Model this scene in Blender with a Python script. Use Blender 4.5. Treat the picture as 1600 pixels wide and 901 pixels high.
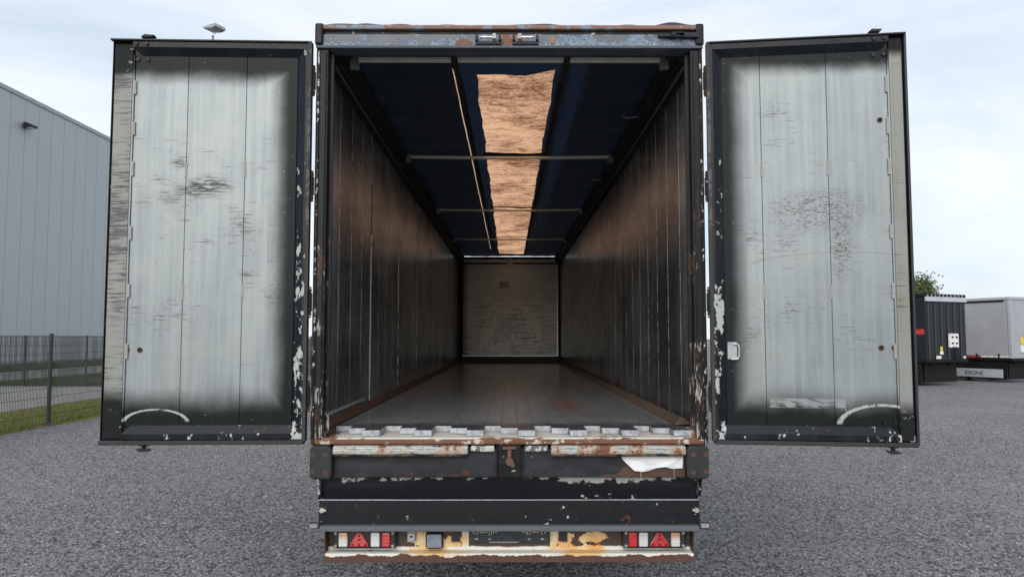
import bpy, math, random
import numpy as np
from mathutils import Vector, Matrix
R = math.radians
random.seed(4); rng = np.random.default_rng(7)
for o in list(bpy.data.objects): bpy.data.objects.remove(o)
S = bpy.context.scene
COL = S.collection

# ------------------------------------------------------------------ camera, sky, sun, exposure
FPX, W_PX = 1182.0, 1600.0
cam = bpy.data.cameras.new('camera'); cam.sensor_width = 36.0
cam.lens = 36.0 * FPX / W_PX; cam.clip_end = 3000; cam.clip_start = 0.05
co = bpy.data.objects.new('camera', cam); COL.objects.link(co)
co.location = (0, -4.89, 1.97)
co.rotation_euler = (R(90 + 3.75), 0, R(-0.19))
S.camera = co

SUN_EL, SUN_AZ = R(27), R(192)         # azimuth clockwise from +Y: behind the photographer, a little left
wd = bpy.data.worlds.new('World'); S.world = wd; wd.use_nodes = True
wt = wd.node_tree; wt.nodes.clear()
wo = wt.nodes.new('ShaderNodeOutputWorld'); bg = wt.nodes.new('ShaderNodeBackground')
sky = wt.nodes.new('ShaderNodeTexSky'); sky.sky_type = 'NISHITA'; sky.sun_disc = False
sky.sun_elevation = SUN_EL; sky.sun_rotation = SUN_AZ; sky.dust_density = 2.0
tc = wt.nodes.new('ShaderNodeTexCoord'); mp = wt.nodes.new('ShaderNodeMapping')
mp.inputs['Scale'].default_value = (1.0, 1.0, 3.4); mp.inputs['Location'].default_value = (3.3, 1.2, .55)
n1 = wt.nodes.new('ShaderNodeTexNoise'); n1.inputs['Scale'].default_value = 1.7
n1.inputs['Detail'].default_value = 7; n1.inputs['Roughness'].default_value = .55; n1.inputs['Distortion'].default_value = .5
cr = wt.nodes.new('ShaderNodeValToRGB')
e = cr.color_ramp.elements
e[0].position = .30; e[0].color = (4.4, 5.1, 6.0, 1)
e[1].position = .62; e[1].color = (7.0, 7.1, 7.25, 1)
q = e.new(.44); q.color = (5.7, 6.2, 6.8, 1)
mx = wt.nodes.new('ShaderNodeMix'); mx.data_type = 'RGBA'; mx.inputs[0].default_value = .86
L = wt.links.new
L(tc.outputs['Generated'], mp.inputs['Vector']); L(mp.outputs[0], n1.inputs['Vector'])
L(n1.outputs['Fac'], cr.inputs[0]); L(sky.outputs[0], mx.inputs[6]); L(cr.outputs[0], mx.inputs[7])
L(mx.outputs[2], bg.inputs['Color']); bg.inputs['Strength'].default_value = .1
L(bg.outputs[0], wo.inputs['Surface'])

sl = bpy.data.lights.new('sun', 'SUN'); sl.energy = 1.45; sl.angle = R(50); sl.color = (1, .96, .9)
so = bpy.data.objects.new('sun', sl); COL.objects.link(so)
sd = Vector((math.sin(SUN_AZ) * math.cos(SUN_EL), math.cos(SUN_AZ) * math.cos(SUN_EL), math.sin(SUN_EL)))
so.rotation_euler = sd.to_track_quat('Z', 'Y').to_euler(); so.location = (0, 0, 30)

S.render.engine = 'CYCLES'
S.view_settings.view_transform = 'Standard'; S.view_settings.look = 'None'
S.view_settings.exposure = 0.65; S.view_settings.gamma = 1.0
S.cycles.max_bounces = 12; S.cycles.diffuse_bounces = 6; S.cycles.glossy_bounces = 8; S.cycles.transmission_bounces = 6

# ------------------------------------------------------------------ node helper
class V:
    def __init__(s, t, k): s.t, s.k = t, k
    def __add__(s, o): return s.t.m('ADD', s, o)
    __radd__ = __add__
    def __sub__(s, o): return s.t.m('SUBTRACT', s, o)
    def __rsub__(s, o): return s.t.m('SUBTRACT', o, s)
    def __mul__(s, o): return s.t.m('MULTIPLY', s, o)
    __rmul__ = __mul__
    def __truediv__(s, o): return s.t.m('DIVIDE', s, o)

class T:
    def __init__(s, name):
        s.mat = bpy.data.materials.new(name); s.mat.use_nodes = True
        s.nt = s.mat.node_tree; s.nt.nodes.clear()
        s.out = s.nt.nodes.new('ShaderNodeOutputMaterial')
        s._tc = None
    def put(s, inp, v):
        if isinstance(v, V): s.nt.links.new(v.k, inp)
        elif isinstance(v, (tuple, list)):
            inp.default_value = tuple(v) + (1,) if (len(v) == 3 and len(inp.default_value) == 4) else v
        else: inp.default_value = v
    def m(s, op, a, b=0.0, c=None, clamp=False):
        n = s.nt.nodes.new('ShaderNodeMath'); n.operation = op; n.use_clamp = clamp
        s.put(n.inputs[0], a); s.put(n.inputs[1], b)
        if c is not None: s.put(n.inputs[2], c)
        return V(s, n.outputs[0])
    def mx(s, *a):
        r = a[0]
        for b in a[1:]: r = s.m('MAXIMUM', r, b)
        return r
    def mn(s, a, b): return s.m('MINIMUM', a, b)
    def obj(s):
        if not s._tc: s._tc = s.nt.nodes.new('ShaderNodeTexCoord')
        return V(s, s._tc.outputs['Object'])
    def rnd(s):
        n = s.nt.nodes.new('ShaderNodeObjectInfo'); return V(s, n.outputs['Random'])
    def xyz(s, v=None):
        n = s.nt.nodes.new('ShaderNodeSeparateXYZ'); s.put(n.inputs[0], v or s.obj())
        return [V(s, k) for k in n.outputs]
    def vec(s, x, y, z):
        n = s.nt.nodes.new('ShaderNodeCombineXYZ')
        for i, a in enumerate((x, y, z)): s.put(n.inputs[i], a)
        return V(s, n.outputs[0])
    def mapv(s, v, sc=(1, 1, 1), off=(0, 0, 0), rot=(0, 0, 0)):
        n = s.nt.nodes.new('ShaderNodeMapping'); s.put(n.inputs[0], v)
        n.inputs['Scale'].default_value = sc; n.inputs['Location'].default_value = off; n.inputs['Rotation'].default_value = rot
        return V(s, n.outputs[0])
    def noise(s, scale, sc=(1, 1, 1), off=(0, 0, 0), detail=4, rough=.6, dist=0, v=None, rot=(0, 0, 0)):
        n = s.nt.nodes.new('ShaderNodeTexNoise'); s.put(n.inputs['Vector'], s.mapv(v or s.obj(), sc, off, rot))
        for k, a in (('Scale', scale), ('Detail', detail), ('Roughness', rough), ('Distortion', dist)): s.put(n.inputs[k], a)
        return V(s, n.outputs['Fac'])
    def vor(s, scale, sc=(1, 1, 1), off=(0, 0, 0), feature='F1', out='Distance', v=None):
        n = s.nt.nodes.new('ShaderNodeTexVoronoi'); n.feature = feature
        s.put(n.inputs['Vector'], s.mapv(v or s.obj(), sc, off)); s.put(n.inputs['Scale'], scale)
        return V(s, n.outputs[out])
    def ss(s, x, a, b):            # smooth 0..1 from a to b (a may exceed b)
        n = s.nt.nodes.new('ShaderNodeMapRange'); n.interpolation_type = 'SMOOTHSTEP'
        inv = a > b
        s.put(n.inputs[0], x); n.inputs[1].default_value = min(a, b); n.inputs[2].default_value = max(a, b)
        n.inputs[3].default_value = 1.0 if inv else 0.0; n.inputs[4].default_value = 0.0 if inv else 1.0
        return V(s, n.outputs[0])
    def band(s, x, a, b, w): return s.ss(x, a - w, a + w) * s.ss(x, b + w, b - w)
    def ell(s, x, y, cx, cy, rx, ry):      # 1 in the middle of an ellipse, 0 at its rim
        dx = (x - cx) * (1 / rx); dy = (y - cy) * (1 / ry)
        return s.ss(s.m('SQRT', dx * dx + dy * dy), 1.0, .15)
    def ring(s, x, y, cx, cy, rx, ry, w):
        dx = (x - cx) * (1 / rx); dy = (y - cy) * (1 / ry)
        return s.ss(s.m('ABSOLUTE', s.m('SQRT', dx * dx + dy * dy) - 1.0), w, w * .4)
    def mix(s, f, a, b):
        n = s.nt.nodes.new('ShaderNodeMix'); n.data_type = 'RGBA'; s.put(n.inputs[0], f); s.put(n.inputs[6], a); s.put(n.inputs[7], b)
        return V(s, n.outputs[2])
    def fmix(s, f, a, b):
        n = s.nt.nodes.new('ShaderNodeMix'); n.data_type = 'FLOAT'; s.put(n.inputs[0], f); s.put(n.inputs[2], a); s.put(n.inputs[3], b)
        return V(s, n.outputs[0])
    def bump(s, h, strength=.5, dist=.01):
        n = s.nt.nodes.new('ShaderNodeBump'); s.put(n.inputs['Height'], h); n.inputs['Strength'].default_value = strength; n.inputs['Distance'].default_value = dist
        return V(s, n.outputs[0])
    def done(s, color, rough=.6, metal=0.0, normal=None, spec=.5, **kw):
        b = s.nt.nodes.new('ShaderNodeBsdfPrincipled')
        s.put(b.inputs['Base Color'], color); s.put(b.inputs['Roughness'], rough); s.put(b.inputs['Metallic'], metal)
        s.put(b.inputs['Specular IOR Level'], spec)
        if normal is not None: s.put(b.inputs['Normal'], normal)
        for k, a in kw.items(): s.put(b.inputs[k.replace('_', ' ')], a)
        s.nt.links.new(b.outputs[0], s.out.inputs['Surface']); s.b = b
        return s.mat

# ------------------------------------------------------------------ mesh helper
class MB:
    def __init__(s): s.v, s.f, s.mi = [], [], []
    def add(s, vs, fs, mi=0):
        k = len(s.v); s.v += [tuple(p) for p in vs]; s.f += [tuple(i + k for i in f) for f in fs]; s.mi += [mi] * len(fs); return s
    def box(s, x0, x1, y0, y1, z0, z1, mi=0):
        x0, x1 = sorted((x0, x1)); y0, y1 = sorted((y0, y1)); z0, z1 = sorted((z0, z1))
        return s.add([(x0, y0, z0), (x1, y0, z0), (x1, y1, z0), (x0, y1, z0), (x0, y0, z1), (x1, y0, z1), (x1, y1, z1), (x0, y1, z1)],
                     [(0, 3, 2, 1), (4, 5, 6, 7), (0, 1, 5, 4), (1, 2, 6, 5), (2, 3, 7, 6), (3, 0, 4, 7)], mi)
    def hexa(s, a, b, mi=0):       # two quads of four points each, joined
        return s.add(list(a) + list(b), [(3, 2, 1, 0), (4, 5, 6, 7), (0, 1, 5, 4), (1, 2, 6, 5), (2, 3, 7, 6), (3, 0, 4, 7)], mi)
    def cyl(s, p0, p1, r, n=12, r1=None, mi=0):
        p0, p1 = Vector(p0), Vector(p1); d = (p1 - p0).normalized()
        a = d.orthogonal().normalized(); b = d.cross(a); r1 = r if r1 is None else r1
        vs = []
        for p, rr in ((p0, r), (p1, r1)):
            for i in range(n):
                t = 2 * math.pi * i / n; vs.append(p + rr * (math.cos(t) * a + math.sin(t) * b))
        fs = [(i, (i + 1) % n, n + (i + 1) % n, n + i) for i in range(n)] + [tuple(range(n - 1, -1, -1)), tuple(range(n, 2 * n))]
        return s.add(vs, fs, mi)
    def tube(s, pts, r, n=8):
        for a, b in zip(pts, pts[1:]): s.cyl(a, b, r, n)
        return s
    def prism(s, poly, axis, a, b, mi=0):   # poly of (p,q) pushed along an axis from a to b
        n = len(poly)
        def P(p, q, t): return {'x': (t, p, q), 'y': (p, t, q), 'z': (p, q, t)}[axis]
        vs = [P(p, q, a) for p, q in poly] + [P(p, q, b) for p, q in poly]
        fs = [(i, (i + 1) % n, n + (i + 1) % n, n + i) for i in range(n)] + [tuple(range(n - 1, -1, -1)), tuple(range(n, 2 * n))]
        return s.add(vs, fs, mi)
    def lathe(s, prof, c, axis='x', n=40, mi=0):   # prof: (radius, offset along the axis), closed loop
        k = len(prof); vs = []
        for i in range(n):
            t = 2 * math.pi * i / n
            for r, h in prof:
                p, q = r * math.cos(t), r * math.sin(t)
                vs.append((c[0] + h, c[1] + p, c[2] + q) if axis == 'x' else (c[0] + p, c[1] + h, c[2] + q))
        fs = [(i * k + j, ((i + 1) % n) * k + j, ((i + 1) % n) * k + (j + 1) % k, i * k + (j + 1) % k) for i in range(n) for j in range(k)]
        return s.add(vs, fs, mi)
    def build(s, name, mats, parent=None, bevel=0, smooth=False, seg=2):
        me = bpy.data.meshes.new(name); me.from_pydata(s.v, [], s.f)
        for m_ in (mats if isinstance(mats, (list, tuple)) else [mats]): me.materials.append(m_)
        if any(s.mi): me.polygons.foreach_set('material_index', s.mi)
        import bmesh
        b = bmesh.new(); b.from_mesh(me); bmesh.ops.recalc_face_normals(b, faces=b.faces); b.to_mesh(me); b.free()
        if smooth: me.polygons.foreach_set('use_smooth', [True] * len(me.polygons))
        return link(name, me, parent, bevel, seg)
def link(name, me, parent=None, bevel=0, seg=2):
    o = bpy.data.objects.new(name, me); COL.objects.link(o)
    if parent: o.parent = parent
    if bevel:
        md = o.modifiers.new('bevel', 'BEVEL'); md.width = bevel; md.segments = seg; md.limit_method = 'ANGLE'; md.angle_limit = R(35)
        md.harden_normals = False
    return o
def np_mesh(name, verts, faces, mats, nside):
    me = bpy.data.meshes.new(name); nv, nf = len(verts), len(faces)
    me.vertices.add(nv); me.vertices.foreach_set('co', np.ascontiguousarray(verts, dtype=np.float32).ravel())
    me.loops.add(nf * nside); me.loops.foreach_set('vertex_index', np.ascontiguousarray(faces, dtype=np.int32).ravel())
    me.polygons.add(nf); me.polygons.foreach_set('loop_start', np.arange(0, nf * nside, nside, dtype=np.int32))
    me.polygons.foreach_set('loop_total', np.full(nf, nside, dtype=np.int32))
    for m_ in mats: me.materials.append(m_)
    me.update(calc_edges=True); me.validate(); return me
def tag(o, label=None, cat=None, group=None, kind=None):
    for k, a in (('label', label), ('category', cat), ('group', group), ('kind', kind)):
        if a: o[k] = a
    return o
def empty(name, loc=(0, 0, 0), rz=0):
    o = bpy.data.objects.new(name, None); COL.objects.link(o); o.location = loc; o.rotation_euler = (0, 0, rz); return o
def B(*a, **k): return MB().box(*a, **k)

# ------------------------------------------------------------------ materials
def simple(name, c, rough=.6, metal=0.0, var=.25, scale=8, spec=.5):
    t = T(name); n = t.noise(scale, detail=5)
    col = t.mix(t.ss(n, .3, .7), tuple(x * (1 - var) for x in c), tuple(min(1, x * (1 + var)) for x in c))
    return t.done(col, t.fmix(n, rough - .08, rough + .1), metal, t.bump(t.noise(scale * 8), .08, .004), spec)

def m_black_paint(name='black_paint', base=(.007, .0078, .0095), chip=.66, rough=.34):
    t = T(name)
    n = t.noise(22, detail=6, rough=.65); g = t.noise(3, detail=3)
    c = t.ss(n + (g - .5) * .35, chip, chip + .02)
    ru = t.ss(t.noise(14, off=(3, 1, 7), detail=6), .63, .69)
    du = t.ss(t.noise(5, sc=(1, 1, 3), detail=6), .35, .75)
    col = t.mix(du, base, tuple(b * 1.9 + .0015 for b in base))
    col = t.mix(ru, col, (.075, .03, .016)); col = t.mix(c, col, (.5, .52, .5))
    return t.done(col, t.fmix(du, rough, rough + .25), 0, t.bump(n + c * -.4, .12, .004), .2)

def m_post():
    t = T('scraped_post_paint'); x, y, z = t.xyz()
    n = t.noise(16, sc=(2.2, 2.2, .45), detail=7, rough=.7); g = t.noise(1.7, sc=(3, 1, 1), detail=3, off=(6, 1, 2)); f = t.noise(40, sc=(1, 1, .4), detail=5, rough=.8)
    ch = t.ss(n + (g - .5) * .5 + t.ss(z, 2.3, 1.4) * .11, .66, .685); ru = t.ss(f * .5 + g * .6 + t.ss(z, 1.7, 1.35) * .08, .60, .66)
    col = t.mix(n, (.006, .0065, .0075), (.017, .0175, .019)); col = t.mix(ru * .8, col, t.mix(f, (.03, .018, .013), (.11, .06, .038))); col = t.mix(ch, col, t.mix(f, (.22, .22, .2), (.5, .52, .5)))
    return t.done(col, .42, 0, t.bump(n - ch * .4, .2, .004), .2)

def m_door_frame(s, Hd):
    t = T('door_frame_paint'); x, y, w = t.xyz(); u = x * s
    n = t.noise(22, sc=(1, 1, .6), detail=7, rough=.66, off=(s * 3, 0, 0)); big = t.noise(2.6, sc=(1, 1, .6), detail=3, off=(s, 2, 0))
    hin = t.ss(u, .09, .06) * t.ss(w, 2.5, 1.0)          # worn down where cargo and hands touch: the hinge stile, low
    low = t.ss(w, .13, .10)
    dens = hin * .165 + low * .04 + t.ss(w, .045, .038) * .05 + t.ss(u, 1.2, 1.26) * .06
    chip = t.ss(n + (big - .5) * .60 + dens, .71, .722)
    du = t.ss(t.noise(7, sc=(1, 1, .3), detail=6), .35, .8)
    col = t.mix(du, (.005, .007, .010), (.012, .0165, .024))
    rim = t.ss(t.noise(20, off=(9, 3, 1), detail=6) + low * .03, .70, .74)
    col = t.mix(rim * .8, col, (.09, .045, .025))
    col = t.mix(chip, col, t.mix(t.noise(50, detail=4), (.30, .34, .34), (.46, .50, .49)))
    return t.done(col, t.fmix(du, .3, .5), 0, t.bump(n - chip * .5, .15, .004), .2)

def m_door_plank(s, Hd):
    t = T('door_plank_aluminium'); x, y, w = t.xyz(); u = x * s
    wob = (t.noise(3.2, detail=5, off=(s * 5, 0, 0)) - .5) * .17 + (t.noise(60, detail=4) - .5) * .03
    top = t.ss(w + wob * .7, Hd - (.30 if s < 0 else .26), Hd - (.17 if s < 0 else .13))
    bot = t.ss(w + wob * .9, .36, .15)
    hin = t.ss(u + wob * .35, .27, .115)
    ovr = t.mx(top, bot, hin)
    st = t.noise(9, sc=(3, 1, .12), detail=5, rough=.6); bl = t.noise(2.2, detail=5, rough=.6)
    al = t.mix(t.ss(st, .3, .7), (.180, .208, .222), (.245, .275, .288))
    al = t.mix(t.ss(bl, .35, .7) * .6, al, (.28, .31, .312))
    al = t.mix(t.ss(t.noise(1.3, off=(4, 0, 4)), .5, .75) * .35, al, (.27, .29, .26))
    # scuffs: short sideways drags
    f1 = t.noise(7, sc=(1, 1, 16), detail=6, rough=.7, off=(s * 2, 0, 0)); fm = t.noise(2.6, sc=(1, 1, 1.4), detail=2, off=(7 * s, 0, 3))
    zone = t.band(w, .55, 2.0, .35)
    sc1 = t.ss(f1 + (fm - .5) * .5 + zone * .06, .665, .73)
    f2 = t.noise(30, sc=(1, 1, 5), detail=4, rough=.75, off=(0, 0, s)); sc2 = t.ss(f2 + (fm - .5) * .45 + zone * .05, .705, .735)
    sc3 = t.ss(t.noise(38, sc=(1, 1, 1.3), detail=5, rough=.75, off=(3, 0, s * 4)) + (t.noise(4, off=(1, 0, s)) - .5) * .3 + zone * .02, .715, .735)
    vs_ = t.ss(t.noise(13, sc=(5, 1, .7), detail=6, rough=.75, off=(s, 0, 9)) + (fm - .5) * .3, .73, .77)
    bri = t.ss(t.noise(12, sc=(.6, 1, 14), detail=5, off=(11, 0, s)), .70, .76)
    al = t.mix(bri * .5, al, (.62, .65, .64))
    al = t.mix(sc1 * .9, al, (.085, .088, .092)); al = t.mix(sc2 * .85, al, (.07, .065, .06)); al = t.mix(sc3 * .75, al, (.075, .07, .065)); al = t.mix(vs_ * .5, al, (.12, .115, .11))
    fl = t.ss(t.noise(10, sc=(1, 1, 7), detail=6, rough=.75, rot=(0, .12 * s, 0)), .40, .60)
    if s < 0:
        al = t.mix(t.mn(t.ell(u, w + u * .10, .66, 1.68, .25, .10) * fl * 1.5, 1.0), al, (.03, .031, .035))
        al = t.mix(t.mn(t.ell(u, w, .83, 1.765, .085, .05) * fl * 1.3, 1.0), al, (.06, .06, .065))
        al = t.mix(t.ring(u, w, .30, .60, .30, .9, .006) * .0, al, (.1, .1, .1))
    else:
        mot = t.ss(t.noise(34, sc=(1, 1, 4), detail=5, rough=.8), .50, .60)
        al = t.mix(t.mn(t.ell(u, w, .66, 1.45, .42, .20) * mot * 1.3, 1.0), al, (.07, .068, .07))
        al = t.mix(t.mn(t.ell(u, w, .80, 1.22, .09, .34) * mot * 1.3, 1.0), al, (.07, .066, .06))
        al = t.mix(t.ring(u, w, .80, 1.10, .55, .08, .05) * t.ss(w, 1.10, 1.12) * .5, al, (.16, .16, .155))
        # strip that a cover kept free of paint
        tape = t.band(u, .345, .80, .004) * t.band(w, .205, .262, .006)
        ovr = ovr * (1 - tape * t.ss(t.noise(18, sc=(1, 1, 3)), .35, .55))
    blk = t.mix(t.noise(6, sc=(1, 1, .3)), (.0055, .0085, .009), (.011, .0155, .016))
    spk = t.ss(t.noise(34, detail=5, rough=.7, off=(1, 1, s)), .70, .715)
    blk = t.mix(spk, blk, (.45, .48, .47))
    col = t.mix(ovr, al, blk)
    # arc scraped by a swinging locking bar at the foot
    cx, rx, ry, wc = (.93, .20, .085, .105) if s < 0 else (1.02, .26, .13, .095)
    arc = t.ring(u, w, cx, wc, rx, ry, .085) * t.ss(w, wc + .005, wc + .02)
    col = t.mix(t.mn(arc * t.ss(t.noise(22, detail=6, rough=.7), .36, .52), 1.0) * .85, col, (.42, .46, .45))
    rough = t.fmix(ovr, .42, .36)
    h = st * .3 + bl * .4 - sc1 * .4 - sc2 * .3
    return t.done(col, rough, t.fmix(ovr, .35, 0.0), t.bump(h, .12, .006), t.fmix(ovr, .5, .12))

def m_edge_strip(s, Hd):
    t = T('worn_edge_strip'); x, y, w = t.xyz(); u = x * s
    f = t.noise(8, sc=(.6, 1, 9), detail=7, rough=.75, off=(s, 0, 0)); g = t.noise(2.4, detail=3, off=(3, s, 0))
    if s < 0: wear = t.ss(f + (g - .5) * .6 + t.band(w, .9, 1.9, .4) * .08, .50, .60)
    else: wear = t.ss(f + (g - .5) * .5, .60, .70)
    col = t.mix(t.noise(5, sc=(1, 1, .3)), (.19, .20, .19), (.27, .275, .255))
    col = t.mix(t.ss(g, .5, .75) * .8, col, (.19, .185, .135)); col = t.mix(wear, col, (.07, .072, .075))
    ovr = t.mx(t.ss(w + (g - .5) * .2, .36, .22), t.ss(w, Hd - .24, Hd - .19) if s < 0 else t.ss(w, Hd - .16, Hd - .08))
    if s > 0: ovr = t.mx(t.ss(w + (g - .5) * .2, .28, .16), t.ss(w, Hd - .16, Hd - .08))
    chip = t.ss(t.noise(20, sc=(1, 1, 1.5), detail=6), .63, .66)
    col = t.mix(ovr * (1 - chip), col, (.012, .014, .015))
    return t.done(col, .5, 0, t.bump(f, .2, .004), t.fmix(ovr, .4, .1))

def m_header():
    t = T('peeling_blue_grey_paint'); x, y, z = t.xyz()
    n = t.noise(9, sc=(1, 1, 1.6), detail=9, rough=.72); g = t.noise(2.3, sc=(1, 1, .4), detail=3, off=(2, 0, 0))
    lo = t.ss(z, 3.965, 3.885)
    peel = t.ss(n + (g - .5) * .5 + lo * .14, .55, .58); rust = t.ss(n + (t.noise(3.1, off=(8, 0, 0)) - .5) * .7 + lo * .06, .66, .69)
    mid = t.ell(x, z, .0, 3.93, .11, .10)
    rust = t.mx(rust, t.ss(mid + (n - .5) * .8, .30, .36), t.ss(t.ell(x, z, .285, 3.935, .035, .05) + (n - .5), .3, .4), t.ss(t.ell(x, z, -.30, 3.90, .09, .07) + (n - .5), .35, .4))
    fl = t.noise(60, detail=5, rough=.8)
    col = t.mix(t.noise(4), (.055, .066, .086), (.08, .096, .12))
    col = t.mix(peel, col, t.mix(t.ss(fl, .4, .6), (.09, .13, .19), (.26, .32, .40)))
    col = t.mix(rust, col, t.mix(fl, (.10, .05, .033), (.24, .125, .08)))
    return t.done(col, t.fmix(peel, .38, .75), 0, t.bump(n * .5 - peel * .3 + fl * .25 * peel, .5, .006))

def m_rust(name='rust', a=(.055, .028, .018), b=(.20, .095, .055), pa=(.16, .19, .23), pamt=.62):
    t = T(name); n = t.noise(11, detail=9, rough=.7); g = t.noise(2.6, sc=(1, 1, .3), detail=4, off=(4, 1, 0)); f = t.noise(70, detail=5, rough=.8)
    col = t.mix(f * .6 + n * .4, a, b); pk = t.ss(n * .5 + g * .5, pamt - .06, pamt - .04)
    col = t.mix(pk, col, pa)
    return t.done(col, .75, 0, t.bump(f * .6 + n, .5, .005))

def m_bar():
    t = T('rubbed_rusty_tube'); x, y, z = t.xyz()
    n = t.noise(10, sc=(1, 2, 3), detail=9, rough=.75); g = t.noise(4.6, sc=(1, .3, .5), detail=6, rough=.7); f = t.noise(55, detail=5, rough=.8)
    col = t.mix(t.ss(n, .36, .44), (.02, .022, .024), (.45, .47, .45))
    topw = t.ss(z, 1.235, 1.25)
    col = t.mix((1 - t.ss(z + (n - .5) * .05, 1.240, 1.252)) * .95, col, (.016, .016, .018)); col = t.mix(t.band(z + (n - .5) * .03, 1.270, 1.280, .003) * .8, col, (.03, .03, .03))
    rust = t.ss(n * .35 + g * .75, .585, .62)
    col = t.mix(t.ss(n * .35 + g * .75, .50, .61) * .7, col, (.36, .24, .15)); col = t.mix(t.ss(t.noise(24, sc=(1, 1, 2), detail=6, rough=.8), .58, .64) * .8, col, (.05, .04, .036))
    col = t.mix(rust, col, t.mix(f, (.05, .022, .015), (.24, .10, .055)))
    return t.done(col, t.fmix(rust, .35, .8), t.fmix(rust, .25, 0.0), t.bump(n + f * .4, .4, .004))

def m_sill():
    t = T('white_sill_rust'); x, y, z = t.xyz()
    n = t.noise(9, sc=(1, 1, 2), detail=9, rough=.72); g = t.noise(2.2, detail=3, off=(0, 3, 0)); f = t.noise(60, detail=4)
    col = t.mix(n, (.50, .48, .42), (.66, .65, .60)); r = t.ss(n + (g - .5) * .5 + t.ss(y, .03, .0) * .10 + t.ss(t.m('ABSOLUTE', x), 1.05, 1.2) * .2, .60, .68)
    col = t.mix(t.ss(n + (g - .5) * .6, .5, .68) * .7, col, (.42, .27, .13)); col = t.mix(r, col, t.mix(f, (.09, .04, .025), (.25, .12, .07)))
    return t.done(col, .6, 0, t.bump(n, .3, .004))

def m_wall():
    t = T('grimy_aluminium_wall_panel'); x, y, z = t.xyz()
    st = t.noise(5, sc=(1, 14, .5), detail=6, rough=.65); bl = t.noise(1.1, sc=(1, 1, 1.3), detail=6, rough=.6); fi = t.noise(26, sc=(1, 1, .35), detail=5, rough=.7)
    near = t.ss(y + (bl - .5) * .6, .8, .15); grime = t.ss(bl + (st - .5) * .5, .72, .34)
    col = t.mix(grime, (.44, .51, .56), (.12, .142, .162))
    dr = t.ss(t.noise(9, sc=(1, 12, .3), detail=6, rough=.7, off=(5, 0, 0)), .56, .72); col = t.mix(dr * .65, col, (.50, .53, .54))
    dk = t.ss(t.noise(7, sc=(1, 9, .25), detail=6, rough=.7, off=(2, 3, 0)), .56, .70); col = t.mix(dk * .8, col, (.03, .034, .038))
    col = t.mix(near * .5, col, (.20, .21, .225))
    scr = t.ss(t.noise(12, sc=(1, .6, 9), detail=6, rough=.8, off=(0, 2, 5)), .68, .74) * t.band(z, 1.45, 2.9, .2); col = t.mix(scr * .8, col, (.50, .52, .54))
    fr = t.m('FRACT', (y - .13) / .4205); ed = t.ss(t.m('ABSOLUTE', fr - .5), .474, .488) * t.ss(t.noise(5, sc=(1, 1, 2.2), detail=6, rough=.8, off=(1, 1, 1)), .42, .52); col = t.mix(ed * .8, col, (.50, .50, .48))  # seam highlights painted into the colour as pale broken lines at panel edges
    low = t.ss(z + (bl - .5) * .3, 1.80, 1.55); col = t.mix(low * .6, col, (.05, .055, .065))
    ru = t.ss(t.noise(6, detail=7, off=(1, 4, 1)) + t.ss(z, 1.55, 1.38) * .12, .68, .74); col = t.mix(ru * .6, col, (.10, .055, .035))
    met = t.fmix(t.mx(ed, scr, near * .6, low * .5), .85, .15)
    return t.done(col, t.fmix(st, .16, .38), met, t.bump(st * .5 + fi * .25 - scr * .2, .08, .005), .5)

def m_slat():
    t = T('worn_floor_slat'); x, y, z = t.xyz(); r = t.rnd()
    ln = t.noise(9, sc=(3, 1.2, 1), detail=7, rough=.75); cr_ = t.noise(6, sc=(1.2, 7, 1), detail=7, rough=.75, off=(3, 0, 0)); bl = t.noise(1.0, sc=(1.4, .6, 1), detail=5, off=(0, 1, 0))
    col = t.mix(t.ss(ln, .3, .75), (.21, .235, .258), (.45, .485, .515)); col = t.mix(r * .06, col, (.06, .055, .05))
    col = t.mix(t.ss(cr_, .62, .78) * .7, col, (.42, .415, .405)); col = t.mix(t.ss(cr_, .40, .28) * .7, col, (.02, .02, .02))
    ed = t.ss(y + (t.noise(6, off=(2, 2, 0)) - .5) * .45, .62, .34); col = t.mix(ed * .85, col, (.016, .017, .02))
    rs = t.ss(t.noise(9, sc=(2, .8, 1), detail=8, rough=.75) + t.ell(x, y, .50, 2.1, .30, 2.2) * .26 + t.ell(x, y, .1, 5.0, .9, 1.2) * .10, .66, .74)
    col = t.mix(rs * .85, col, t.mix(t.noise(50), (.09, .038, .02), (.24, .10, .05)))
    return t.done(col, t.fmix(bl, .13, .32), t.fmix(t.mx(rs, ed), .45, 0.0), t.bump(ln * .5 + cr_ * .5, .12, .005), .5)

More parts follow.
